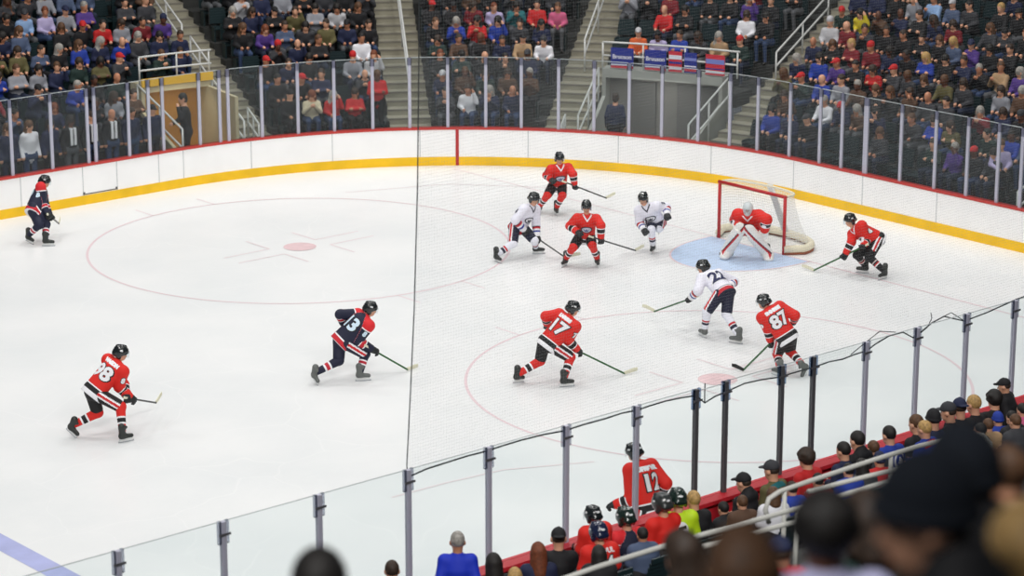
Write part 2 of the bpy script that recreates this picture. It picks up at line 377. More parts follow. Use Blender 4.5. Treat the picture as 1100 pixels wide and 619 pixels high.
YG = NEAR
for i, x in enumerate(near_x):
    if x < -26 or x > -6: continue
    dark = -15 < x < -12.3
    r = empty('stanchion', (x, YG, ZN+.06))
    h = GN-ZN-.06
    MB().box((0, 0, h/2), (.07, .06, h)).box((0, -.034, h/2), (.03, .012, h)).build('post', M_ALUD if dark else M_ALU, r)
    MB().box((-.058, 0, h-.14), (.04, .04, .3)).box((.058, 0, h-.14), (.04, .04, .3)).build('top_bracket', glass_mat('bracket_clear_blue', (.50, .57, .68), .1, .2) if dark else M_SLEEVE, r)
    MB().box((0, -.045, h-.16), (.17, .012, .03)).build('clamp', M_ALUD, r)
    k = i-11
    tag(r, f'{"dark" if dark else "pale"} near glass post, ' + ('the one just left of the narrow gate pane' if k == 0 else f'{ordw(abs(k)-1)} to {"left" if k < 0 else "right"} of gate pane\'s left post'), 'glass post', 'posts of the near glass')
for i in range(len(near_x)-1):
    a, b = near_x[i]+.035, near_x[i+1]-.035
    if b < -26 or a > -6: continue
    r = empty('safety_glass', ((a+b)/2, YG, ZN+.06)); h = GN-ZN-.06; top = GN - (.0 if not (-14.9 < a < -14.3) else .03)
    MB().box((0, 0, (top-ZN-.06)/2), (b-a, .012, top-ZN-.06)).build('pane', G_NEAR, r)
    MB().box((0, 0, top-ZN-.06+.004), (b-a, .014, .008)).build('top_edge', M_EDGE, r)
    k = i-11
    tag(r, 'narrow clear glass gate pane in the near glass, between two dark posts' if k == 0 else f'clear pane of the near glass, {ordw(abs(k)-1)} pane to the {"left" if k < 0 else "right"} of the narrow gate pane', 'glass panel', 'panes of the near glass')

# protective netting above the near glass
M_ROPE = mat('net_rope', (52, 56, 58), .8); M_NET = net_mat('netting_cord', (150, 154, 156), .044, .034)
low = [(438, 513), (458, 504), (480, 497), (502, 490), (522, 485), (540, 479), (560, 473), (584, 467), (606, 463), (628, 456), (650, 450), (668, 444), (684, 441), (700, 435.5), (715, 431), (732, 427.5), (748, 425), (757, 433), (768, 426), (780, 421), (800, 412), (818, 408), (836, 405.5), (858, 399), (876, 394), (890, 389), (905, 386), (918, 381), (931, 377), (940, 370), (955, 361), (970, 357), (981, 363), (988, 358), (1001, 347), (1014, 340), (1036, 345), (1060, 336), (1091, 322), (1130, 308)]
YN = NEAR+.10
lowp = [on_y(x, y, YN) for x, y in low]; left = [on_y(x, y, YN) for x, y in ((437, 500), (441, 420), (445, 330), (448.5, 200), (450, 60), (450.5, -40))]
for p in lowp: p[1] = YN
r = empty('protective_netting', (lowp[0][0], YN, lowp[0][2]))
O = np.array([lowp[0][0], YN, lowp[0][2]])
xs = [p[0] for p in lowp]; zs = [p[2] for p in lowp]; ZT = 11.5
lx = [lowp[0][0]]+[p[0] for p in left]; lz = [lowp[0][2]]+[p[2] for p in left]
mb = MB(); cols = sorted(set(xs)); zz = sorted(set(lz[:]))
top_rows = [z for z in zz if z > 2.9]+[ZT]
def xleft(z): return float(np.interp(z, lz, lx))
prev = None; x_end = -2.0
mb.F = []; mb.M = []
for i in range(len(cols)-1):                                        # below a level line the net follows its sagging hem
    z0, z1 = float(np.interp(cols[i], xs, zs)), float(np.interp(cols[i+1], xs, zs)); ZL = 3.3
    mb.quad((cols[i], YN, z0), (cols[i+1], YN, z1), (cols[i+1], YN, ZL), (cols[i], YN, ZL))
mb.quad((xleft(3.3), YN, 3.3), (cols[0], YN, zs[0]), (cols[0], YN, 3.3))
lev = [3.3, 4., 5., 6., 7., 8., 9., 10., ZT]
for a, b_ in zip(lev[:-1], lev[1:]): mb.quad((xleft(a), YN, a), (x_end, YN, a), (x_end, YN, b_), (xleft(b_), YN, b_))
mb.quad((cols[-1], YN, zs[-1]), (x_end, YN, zs[-1]), (x_end, YN, 3.3), (cols[-1], YN, 3.3))
nm = mb.build('net_mesh', M_NET, r, origin=O); nm.location = (0, 0, 0)
uv = nm.data.uv_layers.new(name='UVMap')
for lp in nm.data.loops:
    v = nm.data.vertices[lp.vertex_index].co; uv.data[lp.index].uv = (v.x+40, v.z+20)
MB().tube([p-O for p in lowp], .011, 6).build('hem_rope', M_ROPE, r); MB().tube([p-O for p in ([lowp[0]]+left+[A3(left[-1][0], YN, ZT)])], .008, 6).build('edge_rope', M_ROPE, r)
for a, b_ in ((17, (757, 420)),): MB().tube([lowp[a]-O, on_y(*b_, YN)-O, on_y(757.5, 412, YN)-O], .009, 6).build('hem_rope', M_ROPE, r)
for pts in (((914, 381), (925, 372), (945, 356), (962, 357)), ((990, 357), (996, 352), (1001, 342), (1000, 336)), ((1014, 340), (1022, 336), (1036, 345))):
    MB().tube([on_y(*q, YN-.03)-O for q in pts], .007, 6).build('loose_cord', M_ROPE, r)
tag(r, 'fine pale protective netting hung above the near glass with a sagging dark hem rope', 'netting')

# goal
M_GRED = mat('goal_red', (186, 26, 30), .35); M_GPAD = mat('goal_cream_pad', (226, 220, 196), .6, noise=.05); M_GNET = net_mat('goal_net_cord', (236, 236, 230), .07, .16); M_GRIM = mat('goal_base_rust', (150, 80, 50), .6)
g = empty('goal', (0, 0, 0)); HW, GH = .985, 1.28
for sy in (1, -1): MB().tube([(0, sy*HW, 0), (0, sy*HW, GH)], .038, 12).build('post', M_GRED, g, True)
MB().tube([(0, HW+.03, GH), (0, -HW-.03, GH)], .038, 12).build('crossbar', M_GRED, g, True)
def gcurve(dep, hw, z, n=24, e=.55): return [A3(dep*abs(math.sin(PI*i/n))**e, hw*math.cos(PI*i/n), z) for i in range(n+1)]
base = gcurve(1.12, HW+.26, .12); base[0][1] = HW; base[-1][1] = -HW
topc = gcurve(.52, HW, GH, e=.4)
MB().tube(base, .085, 10).build('base_padding', M_GPAD, g, True); MB().tube([p*A3(1.03, 1.03, 0)+A3(0, 0, .03) for p in base], .035, 8).build('base_pipe', M_GRIM, g, True)
MB().tube(topc, .026, 8).build('top_shelf_pipe', M_GPAD, g, True)
MB().box((.83, -.02, .68), (.16, .05, 1.38), (A3(0, 1, 0), nrm(A3(.9, 0, .5)), nrm(A3(-.5, 0, 1.05)))).build('centre_support', mat('support_grey', (200, 204, 206), .5), g)
mb = MB(); q = []; cum = [0.]
for i in range(1, len(base)): cum.append(cum[-1]+np.linalg.norm(base[i]-base[i-1]))
for i in range(len(base)-1):
    prev = None
    for j in range(6):
        f0, f1 = j/6, (j+1)/6; cv = lambda P, Q, f: P*(1-f)+Q*f - A3(.12*math.sin(PI*f), 0, .0)*min(1, P[0])
        mb.quad(cv(base[i], topc[i], f0), cv(base[i+1], topc[i+1], f0), cv(base[i+1], topc[i+1], f1), cv(base[i], topc[i], f1)); q.append((cum[i], cum[i+1], f0*1.3, f1*1.3))
for i in range(len(topc)-1):
    a, b_ = topc[i], topc[i+1]; mb.quad(a, b_, A3(0, b_[1], GH), A3(0, a[1], GH)); q.append((-a[1]+3, -b_[1]+3, a[0], 0))
gn = mb.build('net', M_GNET, g); uv = gn.data.uv_layers.new(name='UVMap')
for p in gn.data.polygons:
    a, b_, c, d = q[p.index]
    for li, w in zip(p.loop_indices, ((a, c), (b_, c), (b_, d), (a, d))): uv.data[li].uv = w
tag(g, 'red framed hockey goal with white net and cream padded base behind the goaltender', 'goal')

# ------------------------------------------------------------------ far stand
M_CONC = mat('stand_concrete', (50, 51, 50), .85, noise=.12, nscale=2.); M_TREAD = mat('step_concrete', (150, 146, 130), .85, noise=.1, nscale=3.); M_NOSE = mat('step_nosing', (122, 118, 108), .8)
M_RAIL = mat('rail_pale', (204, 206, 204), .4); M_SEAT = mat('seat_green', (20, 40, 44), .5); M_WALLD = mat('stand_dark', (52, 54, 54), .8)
D0, DP, Z0, ZP = 1.2, .82, .5, .30
def rowd(k): return D0+DP*k
def rowz(k): return Z0+ZP*k
NROW = 11
AIS = {'a': 2.72, 'b': 6.3, 'c': 9.72, 'd': 13.55, 'e': 22.6}
AHW = .55
def ahw(d, s): return AHW*R/(R+d) if 0 < s < SC_A else AHW
T1, T2 = (.62, 2.15), (10.35, 12.95)
def tiers(k):
    """the stretches of row k that carry seats"""
    d = rowd(k); S = []
    lo = -7.5
    for nm in 'abcde':
        c = AIS[nm]; h = ahw(d, c); S.append((lo, c-h, nm)); lo = c+h
    S.append((lo, 24.6, 'f')); out_ = []
    for a, b_, nm in S:
        if k < 3:
            if nm == 'a': b_ = T1[0]-.1
            if nm == 'd': continue
        if k == 3 and nm == 'd': continue
        out_.append((a, b_, nm))
    return out_
for k in range(NROW):
    d = rowd(k); t = MB()
    for a, b_, nm in tiers(k):
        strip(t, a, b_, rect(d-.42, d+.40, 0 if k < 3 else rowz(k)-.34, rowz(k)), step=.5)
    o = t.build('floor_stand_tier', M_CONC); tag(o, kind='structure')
for nm, c in AIS.items():
    t = MB(); n = MB()
    for k in range(NROW):
        for hlf in (0, 1):
            d = rowd(k)-.42+hlf*.41; h = ahw(d, c); z = rowz(k)-.15+.15*hlf
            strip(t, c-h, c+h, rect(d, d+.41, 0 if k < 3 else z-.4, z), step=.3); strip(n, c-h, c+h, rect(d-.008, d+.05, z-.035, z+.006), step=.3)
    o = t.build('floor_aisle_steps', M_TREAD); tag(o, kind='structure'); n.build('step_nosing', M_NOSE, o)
o = strip(MB(), -7.5, 24.6, rect(.16, .78, -.1, .0)).build('floor_walkway', M_CONC); tag(o, kind='structure')
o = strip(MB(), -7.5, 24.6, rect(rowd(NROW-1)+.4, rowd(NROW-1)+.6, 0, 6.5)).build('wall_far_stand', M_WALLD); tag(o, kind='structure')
# tunnels under the stand
M_OCHRE = mat('tunnel_ochre', (172, 124, 54), .7, noise=.12, nscale=1.5); M_BEIGE = mat('tunnel_beige', (190, 180, 150), .8, noise=.06); M_YEL = mat('padding_yellow', (236, 186, 52), .5); M_DRAPE = mat('tunnel_dark', (122, 120, 116), .85, noise=.15, nscale=2.); M_GREY = mat('tunnel_grey', (160, 162, 156), .8, noise=.06)
def tunnel(nm, s0, s1, wall, side, lintel):
    t = strip(MB(), s0, s1, rect(3.0, 3.1, 0, 1.86)).build('wall_tunnel', wall); tag(t, kind='structure')
    for i, s in enumerate((s0, s1-.08)):
        full = nm == 'one' and i == 1
        prof = rect(.8, 3.1, 0, 1.86) if full else [(.8, 0), (.8, .62), (2.55, 1.36), (2.55, 1.86), (3.1, 1.86), (3.1, 0)]
        strip(MB(), s, s+.08, prof, step=.1).build('side_wall', side, t)
    strip(MB(), s0, s1, rect(2.55, 3.1, 1.84, 2.06)).build('lintel', lintel, t)
    o = strip(MB(), s0, s1, rect(.78, 3.1, -.1, .0)).build('tunnel_floor', wall, t)
    return t
t1 = tunnel('one', T1[0], T1[1], M_OCHRE, M_BEIGE, M_BEIGE); t2 = tunnel('two', T2[0], T2[1], M_DRAPE, M_GREY, M_GREY)
strip(MB(), T1[0], T1[1]+.05, rect(2.50, 2.56, 2.0, 2.2)).build('yellow_edge_padding', M_YEL, t1)
o = strip(MB(), T2[0]-.1, T2[1]+.1, rect(3.1, 4.9, 1.2, 1.55)).build('floor_stand_tier', M_CONC); tag(o, kind='structure')
for s, w_ in ((10.9, .5), (11.85, .9)): strip(MB(), s, s+w_, rect(2.92, 2.99, 0, 1.7)).build('hanging_drape', mat('drape_dark', (98, 97, 95), .9), t2)

def rail(name, label, lines, r=.026, posts=(), loc=None, rm=None, sub=None):
    P0 = np.asarray(lines[0][0], float); rt = empty(name, (P0[0], P0[1], 0)); O = A3(P0[0], P0[1], 0)
    for l in lines: MB().tube([np.asarray(p)-O for p in l], r, 8).build('handrail', rm or M_RAIL, rt, True)
    for p, h in posts: MB().tube([np.asarray(p)-O, np.asarray(p)-O+A3(0, 0, h)], r*.9, 8).build('post', rm or M_RAIL, rt, True)
    return tag(rt, label, 'railing')
def zst(d): return rowz(0)+(d-D0+.42)/DP*ZP - .15
rail('guard_rail', 'pale guard rail above the yellow-edged tunnel mouth', [[FP(s, 2.62, 2.74) for s in srange(T1[0], T1[1]+.05)], [FP(s, 2.62, 2.4) for s in srange(T1[0], T1[1]+.05)]], posts=[(FP(s, 2.62, 2.06), .68) for s in (T1[0], 1.45, T1[1])])
rail('guard_rail', 'pale guard rail hung with banners above the wide grey tunnel', [[FP(s, 2.62, 2.74) for s in srange(T2[0], T2[1]+.35)], [FP(s, 2.62, 2.4) for s in srange(T2[0], T2[1]+.3)]], posts=[(FP(s, 2.62, 2.06), .68) for s in (T2[0], 11.2, 12.1, T2[1]+.3)])
def slope_rail(label, s, d0, d1, h=.92, extra=(), s1=None):
    s1 = s if s1 is None else s1; n = 6
    f = lambda i: (s+(s1-s)*i/n, d0+(d1-d0)*i/n)
    L1 = [FP(*f(i), zst(f(i)[1])+h) for i in range(n+1)]; L2 = [FP(*f(i), zst(f(i)[1])+h*.55) for i in range(n+1)]
    ps = [(FP(*f(i), max(0, zst(f(i)[1]))), h) for i in (0, n//2, n)]
    return rail('stair_rail', label, [L1, L2], posts=ps)
slope_rail('pale sloping rail beside the yellow-edged tunnel on its left', T1[0]-.06, .5, 2.6, 1.05)
slope_rail('pale sloping rail between the yellow-edged tunnel and its steps', T1[1]+.05, .6, 2.6, 1.0)
slope_rail('pale sloping rail beside the wide grey tunnel on its left', T2[0]-.08, .4, 2.6, 1.05)
slope_rail('pale sloping rail beside the wide grey tunnel on its right', T2[1]+.12, .4, 2.62, 1.05)
slope_rail('short pale hoop rail at the foot of the steps by the yellow-edged tunnel', 2.62, .75, 1.5, .8)
slope_rail('pale handrail higher up the steps behind the yellow-edged tunnel', 2.45, 3.6, 4.9, .85)
slope_rail('pale handrail near the top of the steps behind the yellow-edged tunnel', 2.45, 5.5, 7.8, .85)
slope_rail('long pale handrail down the middle of the steps left of the goal-line stripe', 6.35, 2.6, 8.2, .85)
slope_rail('short pale hoop rail at the foot of the steps left of the grey tunnel', 9.8, .7, 1.2, .6)
slope_rail('pale handrail up the steps left of the banner-hung tunnel', 9.72, 4.3, 8.2, .85)
slope_rail('pale handrail up the steps right of the banner-hung tunnel', 13.4, 4.4, 7.4, .8)
slope_rail('pale rail on the far-right steps behind the end glass', 22.4, .7, 1.6, .8)
slope_rail('pale rail higher on the far-right steps behind the end glass', 22.75, 1.9, 3.6, .9)
# banners
M_BB = mat('banner_blue', (34, 48, 140), .7); M_BR = mat('banner_red', (200, 44, 62), .7); M_BW = mat('banner_white', (220, 222, 234), .7)
def font_mesh(txt, size, off=0., align='CENTER'):
    cu = bpy.data.curves.new('lettering', 'FONT'); cu.body = txt; cu.size = size; cu.offset = off; cu.align_x = align; cu.align_y = 'CENTER'; cu.resolution_u = 3
    ob = bpy.data.objects.new('lettering', cu); COL.objects.link(ob); bpy.context.view_layer.update()
    dg = bpy.context.evaluated_depsgraph_get(); me = bpy.data.meshes.new_from_object(ob.evaluated_get(dg)); bpy.data.objects.remove(ob); bpy.data.curves.remove(cu); return me
def banner(label, s0, s1, bands, txt=None):
    sm = (s0+s1)/2; P = FP(sm, 2.56, 2.1); t = FT(sm); n = -FN(sm); r = empty('banner', P); hh = .52; w = s1-s0
    MB().box((0, 0, hh/2), (w*1.2, .012, hh), (t, n, UP)).build('cloth', bands[0], r)
    for z0, z1, m_ in bands[1]: MB().box((n*.009)+A3(0, 0, (z0+z1)/2*hh), (w*1.2-.02, .006, (z1-z0)*hh), (t, n, UP)).build('stripe', m_, r)
    if txt:
        me = font_mesh(txt, .15, .004)
        for v in me.vertices: p = t*(v.co.x) + UP*(v.co.y+hh*.56) + n*.016; v.co = p
        link('lettering', me, r, [M_BW])
    return tag(r, label, 'banner', 'banners on the tunnel rail')
banner('blue banner with white lettering and red lower stripe, nearest the steps', 10.52, 11.02, (M_BB, [(.0, .12, M_BR), (.14, .2, M_BW)]), 'Bruuson')
banner('wide blue banner with white lettering and red hem, second along the tunnel rail', 11.24, 11.72, (M_BB, [(.0, .12, M_BR), (.14, .2, M_BW)]), 'Bruuson')
banner('red banner with pale stripes between two blue ones on the tunnel rail', 11.76, 12.06, (M_BR, [(.12, .22, M_BW), (.62, .82, M_BW), (.4, .5, M_BB)]))
banner('small blue banner with red and pale stripes, fourth along the tunnel rail', 12.1, 12.38, (M_BB, [(.08, .2, M_BR), (.3, .36, M_BW), (.6, .74, mat('banner_pale_blue', (120, 130, 200), .7))]))
banner('red banner with blue and white stripes, last along the tunnel rail', 12.56, 13.0, (M_BR, [(.1, .2, M_BW), (.55, .78, mat('banner_pale_blue', (120, 130, 200), .7)), (.28, .34, M_BB)]))
# ================================================================== people
def frame(fwd):
    f = nrm(fwd); l = nrm(np.cross(UP, f)); return l, f, np.cross(f, l)
def head_axes(hf):
    f = nrm(hf); l = nrm(np.cross(UP, f)); return np.array([l, f, np.cross(f, l)*-1 if np.cross(f, l)[2] < 0 else np.cross(f, l)])
def head_prims(J, sk=0, s=1.):
    c = J['head']; ax = head_axes(J['hf']); l, f, u = ax
    return [E(c+u*.018*s, A3(.076, .096, .108)*s, ax, sk), E(c+f*.032*s-u*.058*s, A3(.056, .066, .062)*s, ax, sk, k=.03),
            C(c+f*.093*s+u*.008*s, c+f*.110*s-u*.024*s, .010*s, .015*s, sk, k=.012),
            E(c+l*.083*s-f*.004*s-u*.006*s, A3(.013, .026, .034)*s, ax, sk, k=.01), E(c-l*.083*s-f*.004*s-u*.006*s, A3(.013, .026, .034)*s, ax, sk, k=.01),
            C(c-u*.07*s-f*.015*s, J['neck']-u*.03, .054*s, .062*s, sk)]
def face_paint(J, eye=1, lip=2, s=1., sk=0):
    c = J['head']; ax = head_axes(J['hf'])
    def f(cen, mi):
        q = (cen-c) @ ax.T/s; fr = (q[:, 1] > .055) & (mi == sk)
        e = fr & (np.abs(np.abs(q[:, 0])-.033) < .017) & (np.abs(q[:, 2]-.014) < .011); m = fr & (np.abs(q[:, 0]) < .027) & (np.abs(q[:, 2]+.066) < .010)
        mi = mi.copy(); mi[e] = eye; mi[m] = lip; return mi
    return f
def hair_prims(J, style, s=1., m=0):
    c = J['head']; ax = head_axes(J['hf']); l, f, u = ax; P = []
    if style in ('short', 'curly', 'long', 'bob'):
        b = {'short': 0, 'curly': .018, 'long': .008, 'bob': .012}[style]
        P.append(E(c+u*.034*s-f*.012*s, A3(.084+b, .102+b, .102+b)*s, ax, m))
        P.append(CUT(c+f*(.06 if style == 'short' else .085)*s+u*.06*s, f*.15-u*.15)); P.append(CUT(c-u*.085*s, -u))
        if style == 'curly':
            for i in range(14):
                a = i*2.4; z = .02+.1*((i*7) % 14)/14; P.insert(1, E(c+u*z*s-f*.01*s+(l*math.cos(a)+f*math.sin(a))*.085*s, A3(.03, .03, .03)*s, ax, m))
        if style in ('long', 'bob'):
            L = .25 if style == 'long' else .12
            P += [C(c-f*.055*s+u*.02, c-f*.075*s-u*L*s, .075*s, .07*s, m, flat=(l, .8), k=.03)]
            for sg in (1, -1): P.append(C(c+l*sg*.072*s-f*.02*s, c+l*sg*.082*s-f*.035*s-u*(L-.02)*s, .032*s, .036*s, m))
    elif style in ('cap', 'cap_back'):
        P += [E(c+u*.042*s-f*.004*s, A3(.088, .106, .10)*s, ax, m), CUT(c+u*.03*s, -u)]
        sg = 1 if style == 'cap' else -1
        P += [E(c+f*sg*.118*s+u*.046*s, A3(.07, .062, .012)*s, ax, m, k=.012), E(c+u*.142*s, A3(.012, .012, .008)*s, ax, m, k=.006)]
    elif style == 'beanie':
        P += [E(c+u*.05*s-f*.006*s, A3(.092, .110, .118)*s, ax, m), CUT(c+f*.1*s+u*.035*s, f*.06-u*.25)]
        for i in range(20):
            a = 2*PI*i/20; b = 2*PI*(i+1)/20; Q = lambda a: c+(l*math.cos(a)*.084+f*math.sin(a)*.101)*s+u*(.028+.022*math.sin(a))*s
            P.append(C(Q(a), Q(b), .019*s, m=m, k=.008))
    elif style == 'helmet':
        P += [E(c+u*.034*s-f*.004*s, A3(.114, .140, .130)*s, ax, m), CUT(c+f*.125*s+u*.035*s, f*.11-u*.24)]
        for sg in (1, -1): P.append(E(c+l*sg*.088*s-f*.02*s-u*.034*s, A3(.024, .045, .05)*s, ax, m, k=.02))
        for sg in (-1, 1): P.append(C(c+l*sg*.04*s+f*.06*s+u*.140*s, c+l*sg*.045*s-f*.09*s+u*.122*s, .016*s, m=m, k=.03))
        P.append(C(c-f*.118*s-u*.005*s+l*.05*s, c-f*.118*s-u*.005*s-l*.05*s, .03*s, m=m, k=.03))
    elif style == 'hood':
        P += [E(c+u*.02*s-f*.03*s, A3(.11, .125, .13)*s, ax, m), SUB(c+f*.1*s, A3(.075, .1, .1)*s, ax), C(c-f*.06*s-u*.08*s, J['neck']-f*.05, .09, .1, m)]
    return P
def torso_prims(J, m=0, grow=0., u=(0., 1.), hem=.1, sh=.085, arms=True, ua=(1., 2.), sleeve=1., r_el=.062, r_wr=.05, flare=0., fl=1.42):
    sp = nrm(J['neck']-J['pel']); f = J['cf']; P = []
    chest = J['pel']*.32+J['neck']*.68; L = np.linalg.norm(J['neck']-J['pel'])
    P.append(C(J['pel']-sp*hem, chest, .165+grow+flare, .178+grow, m, (u[0], u[0]+(u[1]-u[0])*.68*.95), flat=(f, fl), k=.05))
    P.append(C(chest, J['neck']-sp*.07, .17+grow, .095+grow*.6, m, (.62, .92), flat=(f, 1.35), k=.05))
    for s in 'LR':
        P.append(C(J['neck']-sp*.055, J['sh'+s], .075+grow*.5, sh+grow*.6, m, (.95, 1.02), k=.05))
        if arms:
            e, h = J['el'+s], J['ha'+s]; w = e+(h-e)*sleeve
            P.append(C(J['sh'+s], e, sh+grow*.5, r_el+grow*.5, m, (ua[0], ua[0]+.5), k=.03)); P.append(C(e, w, r_el+grow*.5, r_wr+grow*.4, m, (ua[0]+.5, ua[1]), k=.03))
    return P
def leg_prims(J, m=0, grow=0., hip=True, shin=True, u=(0., 1.)):
    P = []
    if hip: P.append(C(J['hiL'], J['hiR'], .125+grow, m=m, k=.05))
    for s in 'LR':
        P.append(C(J['hi'+s], J['kn'+s], .095+grow, .064+grow, m, k=.04))
        if shin: P.append(C(J['kn'+s], J['an'+s], .062+grow, .045+grow, m, k=.03))
    return P
def hand_prims(J, s, m=0, curl=.6):
    e, h = J['el'+s], J['ha'+s]; a = nrm(h-e); q = nrm(np.cross(a, J['lat']*(1 if s == 'L' else -1)+A3(.01, 0, .2))); b = np.cross(q, a); P = [E(h, A3(.044, .05, .022), np.array([b, a, q]), m)]
    for i in range(4):
        k0 = h+a*.045+b*(i-1.5)*.02; L = (.075, .085, .08, .062)[i]; k1 = k0+a*L*.5-q*L*.25*curl; k2 = k1+a*L*.35-q*L*.6*curl
        P += [C(k0, k1, .0105, .0095, m, k=.006), C(k1, k2, .0095, .008, m, k=.006)]
    t0 = h-a*.01+b*.04; t1 = t0+a*.04+b*.025; P += [C(t0, t1, .013, .011, m, k=.01), C(t1, t1+a*.03-q*.012, .011, .009, m, k=.008)]
    return P
def body_prims(J, s=1., hands=True):
    P = head_prims(J, 0, s)+torso_prims(J, 0, -.035, hem=.0, sh=.06, r_el=.042, r_wr=.03)+leg_prims(J, 0, -.02)
    for q in 'LR':
        P.append(C(J['an'+q], J['an'+q]+nrm(J['to'+q]-J['an'+q])*.11, .028, .024, 0, k=.015))
        if hands: P += hand_prims(J, q)
    return P

def decal(parent, target, me, o, right, up, out, off, mats, name, step=.028):
    """lay a flat shape on the surface it is printed on"""
    bm = bmesh.new(); bm.from_mesh(me)
    xs = [v.co.x for v in bm.verts]; ys = [v.co.y for v in bm.verts]
    for ax, lo, hi in ((0, min(xs), max(xs)), (1, min(ys), max(ys))):
        c = lo+step
        while c < hi:
            co_ = [0, 0, 0]; co_[ax] = c; no = [0, 0, 0]; no[ax] = 1
            bmesh.ops.bisect_plane(bm, geom=bm.verts[:]+bm.edges[:]+bm.faces[:], plane_co=co_, plane_no=no); c += step
    bmesh.ops.triangulate(bm, faces=bm.faces[:])
    tm = target.data; bv = BVHTree.FromPolygons([v.co for v in tm.vertices], [p.vertices[:] for p in tm.polygons])
    for v in bm.verts:
        p = Vector(o+right*v.co.x+up*v.co.y+out*.5); h = bv.ray_cast(p, Vector(-out), 1.)
        zoff = off+v.co.z
        if h[0] is None: h = bv.find_nearest(Vector(o+right*v.co.x+up*v.co.y))
        v.co = h[0]+Vector(out)*zoff
    m2 = bpy.data.meshes.new(name); bm.to_mesh(m2); bm.free(); bpy.data.meshes.remove(me)
    return link(name, m2, parent, mats)
def poly_mesh(polys):
    me = bpy.data.meshes.new('shape'); V = []; F = []; M = []
    for pts, mi in polys:
        b = len(V); V += [(x, y, .0022*mi) for x, y in pts]; F.append(list(range(b, b+len(pts)))); M.append(mi)
    me.from_pydata(V, [], F); me.update(); me.polygons.foreach_set('material_index', M); return me
def ell_poly(cx, cy, rx, ry, n=20, a0=0, a1=2*PI): return [(cx+rx*math.cos(a0+(a1-a0)*i/n), cy+ry*math.sin(a0+(a1-a0)*i/n)) for i in range(n)]
def number_mesh(txt, size, w=.013):
    a = font_mesh(txt, size, w*2.2); b = font_mesh(txt, size, w*1.05)
    bm = bmesh.new(); bm.from_mesh(a); n = len(bm.faces)
    for f in bm.faces: f.material_index = 1
    bm.from_mesh(b); bm.faces.ensure_lookup_table()
    for f in bm.faces[n:]: f.material_index = 0
    vs = {v for f in bm.faces[n:] for v in f.verts}
    for v in vs: v.co.z = .005
    bm.to_mesh(a); bm.free(); bpy.data.meshes.remove(b); return a

# team clothing
JER = {'red': ramp_mat('jersey_red', 'band', [(0, WHITE), (.13, BLACK), (.22, WHITE), (.245, (216, 32, 22)), (1.60, WHITE), (1.64, BLACK), (1.80, WHITE), (1.84, (216, 32, 22))]),
       'white': ramp_mat('jersey_white', 'band', [(0, WHITE), (.03, NAVY), (.07, (190, 30, 44)), (.17, WHITE), (.19, NAVY), (.21, (234, 234, 246)), (1.6, NAVY), (1.64, (190, 30, 44)), (1.72, WHITE), (1.80, (40, 60, 150)), (1.88, WHITE)]),
       'navy': ramp_mat('jersey_navy', 'band', [(0, WHITE), (.05, (196, 30, 44)), (.15, WHITE), (.18, NAVY), (.86, WHITE), (.885, (214, 34, 42)), (1.10, WHITE), (1.13, NAVY), (1.56, WHITE), (1.6, (196, 30, 44)), (1.74, WHITE), (1.78, NAVY)]),
       'neon': mat('referee_neon', (196, 232, 30), .6)}
SOCK = {'red': ramp_mat('sock_red', 'band', [(0, (212, 32, 24)), (.40, WHITE), (.47, BLACK), (.64, WHITE), (.71, (212, 32, 24))]),
        'white': ramp_mat('sock_white', 'band', [(0, (232, 234, 244)), (.45, (190, 30, 44)), (.54, WHITE), (.58, NAVY), (.72, (232, 234, 244))]),
        'navy': ramp_mat('sock_navy', 'band', [(0, NAVY), (.36, WHITE), (.44, (186, 30, 50)), (.58, WHITE), (.66, NAVY)]),
        'dark': ramp_mat('sock_dark', 'band', [(0, BLACK), (.36, (206, 190, 190)), (.42, BLACK), (.5, (190, 30, 40)), (.56, (230, 226, 226)), (.62, BLACK)])}
PANT = {'red': M_BLACK, 'white': M_NAVY, 'navy': M_NAVY, 'neon': M_BLACK}
M_VISOR = glass_mat('visor', (.86, .9, .92), .12); M_DECAL = mat('helmet_mark_white', (214, 216, 218), .5)
NUMC = {'red': ([M_WHITE, M_BLACK]), 'white': [mat('number_navy', (26, 30, 78), .7), M_WHITE], 'navy': [mat('number_pale_blue', (206, 226, 240), .7), M_BLACK]}

def glove(J, s, root, sdir=None):
    e, h = J['el'+s], J['ha'+s]; a = nrm(h-e); sd = sdir if sdir is not None else J['lat']
    b = nrm(sd-a*(sd @ a)); q = np.cross(a, b)
    P = [C(h-a*.16, h-a*.04, .076, .066, 0), E(h+q*.012, A3(.070, .072, .046), np.array([b, a, q]), 0)]
    for i in range(4):
        k0 = h+a*.045+q*.022+b*(i-1.5)*.033; L = (.06, .07, .066, .054)[i]; k1 = k0+a*L*.55-q*.022; k2 = k1-q*L*.8-a*.012
        P += [C(k0, k1,   .021, .019, 0, k=.008), C(k1, k2, .019, .016, 0, k=.008)]
    t0 = h+b*.055-a*.01; t1 = t0+a*.05+b*.014-q*.02; P += [C(t0, t1, .023, .02, 0, k=.01), C(t1, t1+a*.018-q*.025, .02, .016, 0, k=.01)]
    return blob('glove', P, .013, [M_GLOVE], root)
